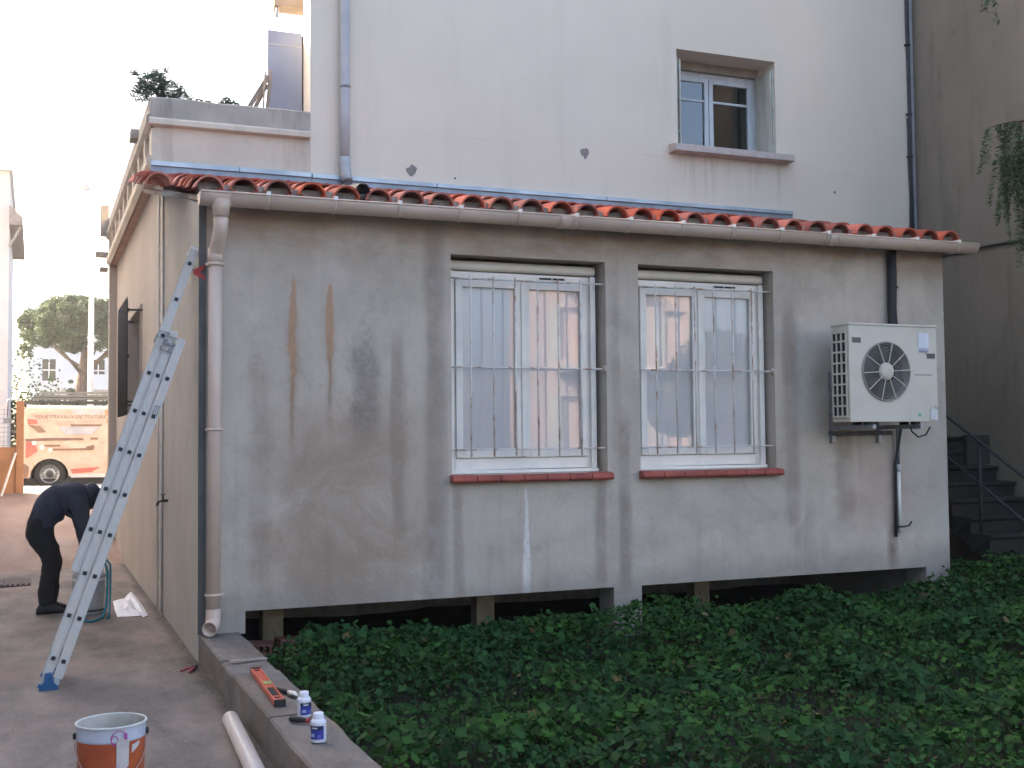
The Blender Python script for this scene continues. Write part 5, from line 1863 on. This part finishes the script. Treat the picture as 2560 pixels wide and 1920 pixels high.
# foreground bucket
def bucket_orange():
    cx, cy = -0.800, -3.30
    t = thing('bucket', 'large orange paint bucket with pale blue band, open, in the foreground', 'bucket', (cx, cy, -0.03))
    zb, zt = -0.026, 0.375
    r0, r1 = 0.140, 0.150
    def rad(z):
        return r0+(r1-r0)*(z-zb)/(zt-zb)
    mo = simple('orange_bucket', (0.42, 0.095, 0.028), (0.34, 0.06, 0.022), 4, 0.4, 0.03, spec=0.45)
    mbl = simple('pale_blue_band', (0.44, 0.455, 0.50), (0.38, 0.39, 0.43), 6, 0.5, 0.05, spec=0.45)
    mi = simple('plaster_coated_inside', (0.50, 0.47, 0.41), (0.40, 0.37, 0.32), 9, 0.85, 0.3)
    zs = 0.308
    m = MB()
    m.lathe([(0.001, zb), (r0-.004, zb), (r0, zb+.006), (rad(zs), zs)], 48, (cx, cy, 0))
    m.build('body', mo, t)
    m = MB()
    m.lathe([(rad(zs), zs), (rad(zs)+.0025, zs+.002), (rad(zs)+.0025, zs+.012), (rad(zs)+.001, zs+.016), (rad(zt), zt)], 48, (cx, cy, 0))
    m.build('upper_band', mbl, t)
    m = MB()
    m.tube([Vector((cx+math.cos(a)*(r1+.001), cy+math.sin(a)*(r1+.001), zt)) for a in [2*math.pi*k/48 for k in range(49)]], .0055, 8, caps=False)
    m.build('rim', simple('bucket_rim', (0.55, 0.54, 0.50), None, 8, 0.6), t)
    m = MB()
    m.lathe([(rad(zt)-.003, zt), (rad(.12)-.003, .12), (r0-.02, .09), (.001, .085)], 48, (cx, cy, 0))
    m.build('inside', mi, t)
    # things on the curved surface
    def patch(a0, a1, z0f, z1f, mt, nm, off=.002, n=12):
        q = MB()
        vs = []
        for k in range(n+1):
            u = k/n
            a = a0+(a1-a0)*u
            for z in (z0f(u), z1f(u)):
                r_ = rad(z)+off+(0.0025 if z > zs else 0)
                vs.append((cx+math.cos(a)*r_, cy+math.sin(a)*r_, z))
        q.add(vs, [(2*k, 2*k+2, 2*k+3, 2*k+1) for k in range(n)], 0, True)
        return q.build(nm, mt, t)
    fa = math.atan2(-8.92-cy, -1.13-cx)           # direction facing the camera
    pl = simple('plaster_splash', (0.52, 0.47, 0.44), (0.45, 0.40, 0.38), 14, 0.9, 0.2)
    patch(fa+.15, fa+.52, lambda u: .175+.03*abs(u-.5)*2*(1 if u < .3 or u > .8 else .4), lambda u: .315+.02*math.sin(u*3.1), pl, 'plaster_splash', .003)
    patch(fa-.12, fa+.25, lambda u: .185-.01*u, lambda u: .215-.02*(1-u), simple('pink_splash', (0.42, 0.14, 0.13), None, 9, 0.7), 'plaster_smear', .002)
    patch(fa+.62, fa+.92, lambda u: .255+.03*u, lambda u: .292+.012*u, pl, 'paper_label', .003)
    mg = simple('magenta_marker', (0.40, 0.07, 0.28), None, 9, 0.6)
    q = MB()
    for (ac, zc_, ra, rz) in ((fa+.22, .330, .22, .034), (fa+.10, .322, .09, .022)):
        pts = []
        for k in range(25):
            a = 2*math.pi*k/24
            an = ac+math.cos(a)*ra
            z = zc_+math.sin(a)*rz
            r_ = rad(z)+.0035
            pts.append((cx+math.cos(an)*r_, cy+math.sin(an)*r_, z))
        q.tube(pts, .0018, 5, caps=False)
    q.build('marker_ring', mg, t)
    patch(fa+.36, fa+.46, lambda u: .322, lambda u: .350, mg, 'marker_blot', .003, 4)
    # lugs and wire handle hanging forward
    for s in (-1, 1):
        a = fa+s*1.5
        q = MB()
        q.lathe([(.001, .014), (.014, .014), (.016, 0)], 10, (cx+math.cos(a)*(r1-.001), cy+math.sin(a)*(r1-.001), .325), (math.cos(a), math.sin(a), 0))
        q.build('lug', M_BLACK, t)
    q = MB()
    pts = []
    for k in range(21):
        u = k/20
        a = fa+(-1.5+3.0*u)
        sag = .325-.185*math.sin(math.pi*u)**0.8
        r_ = rad(sag)+.010
        pts.append((cx+math.cos(a)*r_, cy+math.sin(a)*r_, sag))
    q.tube(pts, .0025, 6)
    h = q.build('handle', simple('handle_wire', (0.42, 0.25, 0.22), None, 9, 0.5), t)
    q = MB()
    q.tube(pts[9:13], .0085, 8)
    q.build('grip', M_BLACK, h)
bucket_orange()

# bucket and blue rope behind the ladder
def bucket_grey():
    cx, cy = -0.64, 3.05
    t = thing('bucket', 'whitish bucket behind the ladder at the worker hands, blue rope over it', 'bucket', (cx, cy, -0.02))
    m = MB()
    m.lathe([(.001, -.016), (.135, -.016), (.14, -.01), (.152, .36), (.155, .37), (.149, .37), (.134, .06), (.001, .05)], 32, (cx, cy, 0))
    m.build('body', simple('dirty_white_bucket', (0.50, 0.49, 0.46), (0.40, 0.39, 0.37), 6, 0.6, 0.1), t)
    m = MB()
    m.lathe([(.142, .015), (.1445, .017), (.1445, .03), (.1425, .032)], 32, (cx, cy, 0))
    m.build('base_ring', M_BLACK, t)
    m = MB()
    m.lathe([(.153, .30), (.157, .302), (.157, .325), (.154, .327)], 32, (cx, cy, 0))
    m.build('rib', M_PVCW, t)
    r_ = thing('rope', 'turquoise rope looped over the whitish bucket and onto the ground', 'rope', (cx, cy-.2, -0.02))
    mr = simple('turquoise_rope', (0.02, 0.22, 0.27), (0.02, 0.16, 0.21), 30, 0.7, 0.3)
    m = MB()
    m.tube([(cx+.10, cy-.02, .55), (cx+.135, cy-.06, .50), (cx+.165, cy-.09, .38), (cx+.16, cy-.14, .2), (cx+.15, cy-.2, .06), (cx+.10, cy-.42, -.008), (cx+.0, cy-.62, -.008), (cx-.06, cy-.55, -.008), (cx-.05, cy-.30, .02), (cx-.03, cy-.185, .12), (cx+.0, cy-.175, .28), (cx+.02, cy-.165, .38), (cx+.06, cy-.05, .46), (cx+.10, cy-.02, .55)], .012, 8)
    m.build('rope_loop', mr, r_)
    m = MB()
    m.tube([(cx+.13, cy-.05, .53), (cx+.19, cy-.08, .45), (cx+.19, cy-.12, .2), (cx+.17, cy-.3, -.006), (cx+.14, cy-.5, -.006)], .010, 8)
    m.build('rope_strand', mr, r_)
bucket_grey()

# plastic sheet on the ground
m = MB()
out = [(-0.378, 3.742), (-0.31, 3.85), (-0.251, 3.904), (-0.20, 4.2), (-0.150, 4.40), (-0.135, 3.9), (-0.13, 3.2), (-0.135, 2.55), (-0.19, 2.446), (-0.20, 2.56), (-0.30, 2.58), (-0.404, 2.611), (-0.40, 3.1), (-0.385, 3.5)]
n = len(out)
q = random.Random(2)
vs = []
cxp, cyp = -0.26, 3.2
for s in (1.0, .72, .42):
    for (x, y) in out:
        zz = -0.028*max(0, -x)+0.006+(0 if s == 1.0 else q.uniform(0, .022))
        vs.append((cxp+(x-cxp)*s, cyp+(y-cyp)*s, zz))
vs.append((cxp, cyp, .02))
fs = [(r*n+i, r*n+(i+1) % n, (r+1)*n+(i+1) % n, (r+1)*n+i) for r in range(2) for i in range(n)]
fs += [(2*n+i, 2*n+(i+1) % n, 3*n) for i in range(n)]
m.add(vs, fs)
o = m.build('plastic_sheet', simple('white_sheet', (0.66, 0.66, 0.70), (0.57, 0.57, 0.62), 14, 0.5, 0.3), label='crumpled white sheet lying on the patio against the side wall', category='sheet')
sm = o.modifiers.new('thick', 'SOLIDIFY')
sm.thickness = 0.003

# pliers by the wall corner
PL = thing('pliers', 'red-handled pliers on the ground at the annex corner', 'pliers', (-0.09, -0.25, 0))
mr_ = simple('red_grip', (0.35, 0.05, 0.06), None, 9, 0.5)
m = MB()
m.tube([(-.16, -.33, .006), (-.12, -.30, .014), (-.07, -.27, .014)], [.008, .010, .009], 8)
m.build('handle', mr_, PL)
m = MB()
m.tube([(-.11, -.40, .006), (-.085, -.345, .014), (-.06, -.28, .014)], [.008, .010, .009], 8)
m.build('handle', mr_, PL)
m = MB()
m.tube([(-.075, -.28, .014), (-.05, -.24, .014), (-.025, -.19, .012)], [.013, .016, .005], 8)
m.build('jaws', M_DARKMETAL, PL)

# white pipe on the ground, foreground
m = MB()
a, b = Vector((-0.078, -2.06, 0.042)), Vector((-0.165, -3.95, 0.038))
m.tube([a, b], .046, 24, caps=False)
dd = (a-b).normalized()
m.lathe([(.046, 0), (.042, 0), (.042, -.3), (.001, -.3)], 24, a, dd)
m.build('plastic_pipe', simple('off_white_pipe', (0.60, 0.565, 0.53), (0.54, 0.50, 0.47), 4, 0.4, 0.02, spec=0.4), label='length of off-white plastic pipe lying beside the garden wall', category='pipe')

# spirit level
def level():
    A, B = Vector((0.140, -1.62, 0.2)), Vector((0.105, -2.58, 0.2))
    t = thing('spirit_level', 'orange spirit level with black end caps lying on the garden wall', 'spirit level', A)
    d = (B-A).normalized()
    L = (B-A).length
    s = Vector((0, 0, 1)).cross(d).normalized()
    h, wd = .030, .060
    mo = simple('orange_level', (0.58, 0.10, 0.045), (0.5, 0.085, 0.04), 5, 0.4, 0.02, spec=0.45)
    z0 = .206
    def seg(u0, u1, w0, w1, z_0, z_1, mt, nm, par, bev=.002):
        q = MB()
        c = A+d*(u0+u1)/2*1.0+s*(w0+w1)/2
        q.obox(Vector((c.x, c.y, (z_0+z_1)/2)), d*(u1-u0)/2, s*(w1-w0)/2, Vector((0, 0, (z_1-z_0)/2)))
        return q.build(nm, mt, par, bevel=bev)
    web = seg(.012, L-.012, -.022, .022, z0+.004, z0+.026, mo, 'web', t)
    seg(.012, L-.012, .0225, .030, z0, z0+.032, mo, 'flange', t)
    seg(.012, L-.012, -.030, -.0225, z0, z0+.032, mo, 'flange', t)
    for u0, u1 in ((0, .0115), (L-.0115, L+.002)):
        seg(u0, u1, -.032, .032, z0-.004, z0+.035, M_BLACK, 'end_cap', t, .003)
    seg(L*.62, L*.84, -.018, .018, z0+.0263, z0+.0285, M_DARK, 'grip_opening', t)
    seg(L*.45, L*.52, -.016, .030, z0+.0263, z0+.034, simple('vial_green', (0.45, 0.45, 0.16), None, 8, 0.2), 'vial', t)
    for u in (.07, .90):
        q = MB()
        c = A+d*(L*u)
        q.lathe([(.001, .002), (.015, .002), (.017, 0)], 16, (c.x, c.y, z0+.0265))
        q.build('end_vial', M_DARK, t)
level()
m = MB()
TW = thing('hand_tool', 'small black and white tool leaning behind the spirit level', 'tool', (0.205, -2.3, 0.2))
m.tube([(.165, -2.16, .212), (.19, -2.25, .216), (.205, -2.31, .214)], [.009, .014, .012], 8)
m.build('handle', M_BLACK, TW)
m = MB()
m.tube([(.205, -2.30, .216), (.225, -2.36, .218), (.232, -2.40, .214)], [.012, .016, .010], 8)
m.build('head', M_PVCW, TW)
m = MB()
m.tube([(.20, -2.34, .208), (.222, -2.42, .210)], [.008, .010], 8)
m.build('blade', M_DARKMETAL, TW)

# bottles
def bottle(x, y, lab, rot, sc=1.0):
    t = thing('bottle', lab, 'bottle', (x, y, .2), 'glue bottles on the garden wall')
    zb = .2
    mw_ = simple('white_hdpe', (0.72, 0.72, 0.76), (0.66, 0.66, 0.71), 5, 0.4, 0.02, spec=0.45)
    r_ = .0375*sc
    m = MB()
    m.lathe([(.001, 0), (r_*.94, 0), (r_, .004), (r_, .088*sc), (r_*1.02, .091*sc), (r_*.98, .098*sc), (r_*.72, .108*sc), (r_*.58, .110*sc)], 32, (x, y, zb))
    m.build('body', mw_, t)
    m = MB()
    m.lathe([(r_*.66, .106*sc), (r_*.68, .110*sc), (r_*.66, .134*sc), (r_*.60, .137*sc), (.001, .137*sc)], 24, (x, y, zb))
    m.build('cap', mw_, t)
    def lab_(a0, a1, z0, z1, mt, nm, off):
        q = MB()
        n = 14
        vs = []
        for k in range(n+1):
            a = a0+(a1-a0)*k/n
            for z in (z0, z1):
                vs.append((x+math.cos(a)*(r_+off), y+math.sin(a)*(r_+off), zb+z*sc))
        q.add(vs, [(2*k, 2*k+2, 2*k+3, 2*k+1) for k in range(n)], 0, True)
        return q.build(nm, mt, t)
    lab_(rot-1.25, rot+.75, .016, .080, simple('blue_label', (0.045, 0.055, 0.30), (0.035, 0.045, 0.24), 20, 0.4), 'label', .0008)
    lab_(rot-1.25, rot+.55, .060, .080, simple('navy_label_top', (0.02, 0.025, 0.07), None, 20, 0.4), 'label_header', .0016)
    lab_(rot-.85, rot-.1, .066, .073, simple('label_white', (0.6, 0.62, 0.7), None, 20, 0.5), 'label_print', .0024)
    lab_(rot-1.0, rot-.45, .028, .044, simple('label_pale_blue', (0.32, 0.38, 0.60), None, 60, 0.5), 'label_print', .0024)
    lab_(rot-.1, rot+.3, .022, .040, simple('label_violet', (0.14, 0.12, 0.42), None, 60, 0.5), 'label_print', .0024)
bottle(0.180, -2.84, 'white bottle with blue label standing next to the spirit level end', R(-95)+.6, .95)
bottle(0.137, -3.36, 'white bottle with blue label nearest the camera, past the screwdriver', R(-105), 1.0)
SD = thing('screwdriver', 'black-handled screwdriver lying between the two bottles', 'screwdriver', (0.12, -2.95, .2))
m = MB()
h0, h1 = Vector((.085, -2.93, .217)), Vector((.158, -3.00, .217))
m.tube([h0, h0.lerp(h1, .1), h0.lerp(h1, .5), h0.lerp(h1, .9), h1], [.010, .0155, .0165, .012, .010], 12)
m.build('handle', M_BLACK, SD)
m = MB()
m.tube([h1, h1.lerp(h0, -.16)], .0125, 12)
m.build('collar', simple('red_collar', (0.4, 0.05, 0.06), None, 9, 0.4), SD)
m = MB()
m.tube([h1, Vector((.225, -3.065, .214))], .0035, 8)
m.build('shaft', M_GALV, SD)

# hollow clay bricks under the annex edge
def hollow_brick(c, ang_, lab, L=.24):
    m = MB()
    hw, hh = L/2, .075
    cols, rows = 5, 2
    t_ = .014
    xs = [-hw]
    cw = (2*hw-(cols+1)*t_)/cols
    for k in range(cols):
        xs += [xs[-1]+t_, xs[-1]+t_+cw]
    xs.append(hw)
    holes = [(xs[1+2*k], xs[2+2*k], -hh+t_+j*(2*hh-t_)/rows, -hh+t_+j*(2*hh-t_)/rows+(2*hh-3*t_)/rows) for k in range(cols) for j in range(rows)]
    m.holed(-hw, hw, -hh, hh, holes, -.10, .10)
    m.box(-hw+.01, hw-.01, .03, .035, -hh+.01, hh-.01)
    me = m.mesh('hollow_brick', M_BRICK)
    o = link('hollow_brick', me, None, c, (0, 0.03, ang_))
    o['label'] = lab
    o['category'] = 'brick'
    o['group'] = 'hollow bricks under the annex'
hollow_brick((.76, .30, .0), .08, 'hollow clay brick with two rows of holes under the annex edge, right one')
hollow_brick((.47, .24, -.005), -.25, 'hollow clay brick under the annex edge half hidden by the garden wall')
m = MB()
m.beam((.30, -1.10, .193), (.05, -1.18, .207), .045, .012)
m.build('wood_offcut', M_TIMBER, label='short wooden offcut lying across the garden wall', category='wood')

# ================================================================== PERSON
def person():
    y0 = 3.40
    t = thing('person', 'person in dark navy hooded jacket and black trousers bending over the bucket', 'person', (-0.98, y0, -0.03))
    verts, radii, edges = [], [], []
    def add(p, r):
        verts.append(Vector(p))
        radii.append(tuple(q*1.28 for q in r))
        return len(verts)-1
    def chain(a, pts):
        prev = a
        for p, r in pts:
            i = add(p, r)
            edges.append((prev, i))
            prev = i
        return prev
    pel = add((-1.13, y0, .86), (.125, .165))
    waist = chain(pel, [((-1.01, y0, .975), (.135, .150)), ((-.90, y0, 1.04), (.135, .160)), ((-.78, y0, 1.065), (.130, .175))])
    neck = chain(waist, [((-.66, y0, 1.065), (.105, .15)), ((-.60, y0, 1.06), (.062, .062)), ((-.53, y0, 1.035), (.09, .08)), ((-.46, y0, .99), (.085, .075))])
    for s in (-1, 1):
        # legs
        yy_ = y0+s*.095
        chain(pel, [((-1.11, yy_, .79), (.112, .10)), ((-1.045, yy_+s*.01, .65), (.098, .09)), ((-.965+s*.01, yy_+s*.02, .49), (.072, .07)), ((-.985+s*.015, yy_+s*.02, .30), (.068, .066)), ((-1.00+s*.02, yy_+s*.02, .13), (.058, .056)), ((-1.00+s*.02, yy_+s*.02, .03), (.056, .054))])
        # arms
        ys = y0+s*.19
        sh = chain(waist, [((-.74, y0+s*.13, 1.04), (.09, .09)), ((-.715, ys, .96), (.075, .075)), ((-.70, ys+s*.01, .82), (.058, .058)), ((-.68, ys-s*.01, .70), (.05, .05)), ((-.655, ys-s*.06, .58), (.042, .042)), ((-.635, ys-s*.08, .50), (.030, .030))])
    me = bpy.data.meshes.new('body')
    me.from_pydata(verts, edges, [])
    ob = bpy.data.objects.new('tmp_body', me)
    COL.objects.link(ob)
    sk = ob.modifiers.new('skin', 'SKIN')
    sk.use_smooth_shade = True
    for i, v in enumerate(me.skin_vertices[0].data):
        v.radius = radii[i] if isinstance(radii[i], tuple) else (radii[i], radii[i])
        v.use_root = (i == 0)
    sub = ob.modifiers.new('sub', 'SUBSURF')
    sub.levels = sub.render_levels = 2
    bpy.context.view_layer.update()
    nm = bpy.data.meshes.new_from_object(ob.evaluated_get(bpy.context.evaluated_depsgraph_get()))
    bpy.data.objects.remove(ob)
    mj = simple('navy_jacket', (0.034, 0.038, 0.058), (0.048, 0.052, 0.075), 12, 0.85, 0.5, bdist=.03)
    mt = simple('black_trousers', (0.018, 0.018, 0.018), (0.027, 0.026, 0.026), 12, 0.85, 0.5, bdist=.03)
    msk = simple('skin', (0.42, 0.24, 0.17), None, 9, 0.55)
    mhair = simple('dark_hair', (0.02, 0.015, 0.012), None, 40, 0.7)
    nm.materials.clear()
    for mm in (mj, mt, msk, mhair):
        nm.materials.append(mm)
    # cloth folds
    for v in nm.vertices:
        f = noise.noise(v.co*8)*.014+noise.noise(Vector((v.co.x*16+v.co.z*10, v.co.y*8, v.co.z*30)))*.008
        v.co += v.normal*f
    for p in nm.polygons:
        c = p.center
        p.use_smooth = True
        # trousers: below a line running from the small of the back to the hip front
        if (c.z < 0.80 and c.x < -.84) or (c.x < -1.02 and c.z < 0.80+(-1.02-c.x)*1.1):
            p.material_index = 1
        elif c.x > -.70 and c.z < .545:
            p.material_index = 2
        elif c.x > -.60 and c.z > .80:
            p.material_index = 2 if c.z < .99 else 3
    link('body', nm, t)
    # hood bunched at the neck and over the back of the head
    hd = MB()
    vs = []
    for i in range(9):
        for k in range(16):
            a = 2*math.pi*k/16
            u = i/8
            rx = .115*math.sin(math.pi*(.12+.80*u))**.7
            cx_ = -.70+.20*u
            cz_ = 1.10+.05*math.sin(u*2.6)-.04*u
            vs.append((cx_+.02*math.cos(a), y0+math.cos(a)*rx*1.05, cz_+math.sin(a)*rx*.85))
    hd.add(vs, [(i*16+k, i*16+(k+1) % 16, (i+1)*16+(k+1) % 16, (i+1)*16+k) for i in range(8) for k in range(16)], 0, True)
    hd.build('hood', mj, t)
    # jacket hem
    # shoes
    for s in (-1, 1):
        sh = MB()
        yy_ = y0+s*.115
        xo = -1.005+s*.02
        prof = [(-.085, .0, .040, .05), (-.06, .0, .05, .095), (.03, .0, .052, .11), (.09, .0, .052, .075), (.15, .0, .042, .05), (.185, .0, .015, .025)]
        vs = []
        for (dx, _, hw, hh) in prof:
            for k in range(10):
                a = 2*math.pi*k/10
                vs.append((xo+dx, yy_+math.cos(a)*hw, -.028+hh*.5+math.sin(a)*hh*.5))
        sh.add(vs, [(i*10+k, i*10+(k+1) % 10, (i+1)*10+(k+1) % 10, (i+1)*10+k) for i in range(5) for k in range(10)]+[tuple(range(10)), tuple(50+k for k in range(10))], 0, True)
        sh.build('shoe', M_BLACK, t)
    # hands: palm with five fingers holding the bucket rim
    for s in (-1, 1):
        hv, hr, he = [], [], []
        pc = Vector((-.630, y0+s*.11-.0, .475))
        hm = MB()
        hm.tube([pc+Vector((-.004, 0, .03)), pc, pc+Vector((.012, -s*.006, -.045))], [.024, .034, .032], 10)
        for k in range(4):
            b = pc+Vector((.012, -s*.006+(k-1.5)*.017, -.045))
            L = (.030, .035, .033, .026)[k]
            hm.tube([b, b+Vector((.008, 0, -L)), b+Vector((.0, 0, -L*1.8)), b+Vector((-.015, 0, -L*2.2))], [.0095, .009, .008, .006], 7)
        b = pc+Vector((.02, -s*.025, -.005))
        hm.tube([b, b+Vector((.02, -s*.012, -.022)), b+Vector((.022, -s*.010, -.05))], [.011, .010, .007], 7)
        hm.build('hand', msk, t)
person()

# ================================================================== GROUND COVER
def ground_cover():
    def canopy(x, y):
        h = 0.19+0.16*noise.noise(Vector((x*0.75, y*0.75, 11)))+0.13*noise.noise(Vector((x*1.7, y*1.7, 4)))+0.06*noise.noise(Vector((x*4.2, y*4.2, 2)))
        # taller mounds against the annex wall and far right, low patch in the middle
        h += 0.15*math.exp(-((y+0.75)/0.6)**2)*(0.7+0.9*noise.noise(Vector((x*1.1, 0, 8))))
        h += 0.14*math.exp(-((x-7.4)/1.6)**2-((y+1.0)/1.6)**2)
        h += 0.10*math.exp(-((x-0.95)/.5)**2-((y+0.9)/1.0)**2)
        h -= 0.05*math.exp(-((x-2.6)/1.3)**2-((y+2.3)/.75)**2)
        h -= 0.06*math.exp(-((x-1.1)/.5)**2-((y+2.9)/1.0)**2)
        return h
    P, Nn, Sz = [], [], []
    tries = 105000
    xs = rng.uniform(0.33, 9.15, tries)
    ys = rng.uniform(-6.9, 2.3, tries)
    q = random.Random(9)
    for x, y in zip(xs, ys):
        if y > -0.075 and x < 7.2:
            continue
        if y > .35 and x > 7.95:
            continue
        if x < 0.62 and q.random() < .35 and y > -3.2:
            continue
        if x < 0.75 and y > -0.35:
            continue
        # outside the view wedge on the near side: skip most
        if y < -1.13*1.0*(x+2.0)-0.5 and q.random() < .5:
            continue
        h = canopy(x, y)
        if h < 0.045:
            if q.random() < .55:
                continue
            h = .045
        dens = .30+.70*min(1, max(0, (h-.03)/.16))
        if q.random() > dens:
            continue
        z = -0.06+h*(1-0.8*q.random()**2.0)+(.05*q.random() if q.random() < .12 else 0)
        P.append((x, y, z))
        tl = .62
        Nn.append((q.gauss(0, tl)-.05, q.gauss(0, tl)-.25, 1.0))
        kk = noise.noise(Vector((x*1.1, y*1.1, 20)))
        Sz.append((q.uniform(.022, .048) if q.random() < .32+.8*kk else q.uniform(.011, .026)))
    P, Nn, Sz = np.array(P), np.array(Nn), np.array(Sz)
    shape = [(math.cos(a)*r_, math.sin(a)*r_) for a, r_ in ((-1.25, .55), (-.75, .95), (-.35, .86), (0, 1.02), (.35, .86), (.75, .95), (1.25, .55), (math.pi-.9, .80), (math.pi, .30), (math.pi+.9, .80))]
    shape = sorted(shape, key=lambda p: math.atan2(p[1], p[0]))
    me = leaves_mesh('ground_cover', P, Nn, Sz, shape, [M_LEAF], 0.22)
    o = link('ground_cover', me)
    o['kind'] = 'stuff'
    o['label'] = 'dense green leafy weeds filling the garden below the annex'
    o['category'] = 'weeds'
    # grass and stalks
    n = 6500
    xs = rng.uniform(0.34, 8.6, n)
    ys = rng.uniform(-6.0, -0.05, n)
    V, F = [], []
    k = 0
    for x, y in zip(xs, ys):
        if y < -1.13*(x+2.0)-0.3:
            continue
        h = canopy(x, y)
        L = q.uniform(.03, .10)+max(0, h)*.5
        if q.random() < .02:
            L += .12
        a = q.uniform(0, 6.28)
        bx, by = math.cos(a)*L*.45, math.sin(a)*L*.45
        wx, wy = -math.sin(a)*.003, math.cos(a)*.003
        V += [(x-wx, y-wy, -.07), (x+wx, y+wy, -.07), (x+bx*.4+wx, y+by*.4+wy, -.07+L*.7), (x+bx*.4-wx, y+by*.4-wy, -.07+L*.7), (x+bx, y+by, -.07+L), (x+bx, y+by, -.07+L*.98)]
        F += [(k, k+1, k+2, k+3), (k+3, k+2, k+4, k+5)]
        k += 6
    me = arrays_mesh('grass', np.array(V), np.array(F), 4, [M_GRASS])
    o = link('grass', me)
    o['kind'] = 'stuff'
    o['label'] = 'thin grass blades and dry stalks among the garden weeds'
    o['category'] = 'grass'
ground_cover()

# crumbs of plaster and grit on the patio and the garden wall
def crumbs():
    V, F = [], []
    q = random.Random(21)
    def stone(x, y, z, r):
        b = len(V)
        for (dx, dy, dz) in ((1, 0, 0), (-1, 0, 0), (0, 1, 0), (0, -1, 0), (0, 0, 1), (0, 0, -.4)):
            k = r*q.uniform(.6, 1.2)
            V.append((x+dx*k, y+dy*k, z+r*.3+dz*k*.7))
        for f in ((0, 2, 4), (2, 1, 4), (1, 3, 4), (3, 0, 4), (2, 0, 5), (1, 2, 5), (3, 1, 5), (0, 3, 5)):
            F.append(tuple(b+i for i in f))
    for k in range(150):
        x, y = q.uniform(-1.6, -.03), q.uniform(-4.2, 3)
        stone(x, y, -0.028*max(0, -x), q.choice((.003, .004, .005, .008)))
    for k in range(60):
        y = q.uniform(-3.6, 2.5)
        x = -abs(q.gauss(0, .05))-.005
        stone(x, y, 0, q.choice((.004, .006, .009)))
    for (x, y, r) in ((-.58, -3.32, .012), (-.55, -3.5, .02), (-.60, -3.52, .016), (-.46, -2.9, .008)):
        stone(x, y, -0.028*max(0, -x), r)
    for k in range(110):
        x, y = q.uniform(.03, .28), q.uniform(-4.2, -.1)
        stone(x, y, .2, q.choice((.002, .003, .004, .006)))
    me = arrays_mesh('plaster_crumbs', np.array(V), np.array(F), 3, [simple('crumb', (0.42, 0.38, 0.34), (0.25, 0.22, 0.19), 60, 0.9)])
    o = link('plaster_crumbs', me)
    o['kind'] = 'stuff'
    o['label'] = 'small crumbs of plaster and grit scattered on patio and low wall'
    o['category'] = 'crumbs'
crumbs()

# ================================================================== HAZE (thin volume added for the glare and fading on the left)
hz = MB()
hz.box(-155, 155, -155, 155, -1.4, 12.2)
ho = hz.build('haze', M_WALL)
ho.data.materials.clear()
gh = G('haze_air')
gh.t.nodes.remove(gh.bsdf)
pv_ = gh.n('ShaderNodeVolumePrincipled')
pv_.inputs['Color'].default_value = (1.0, 0.97, 0.93, 1)
pv_.inputs['Density'].default_value = 0.0011
pv_.inputs['Anisotropy'].default_value = 0.55
gh.t.links.new(pv_.outputs[0], gh.out.inputs['Volume'])
ho.data.materials.append(gh.m)
ho['kind'] = 'stuff'
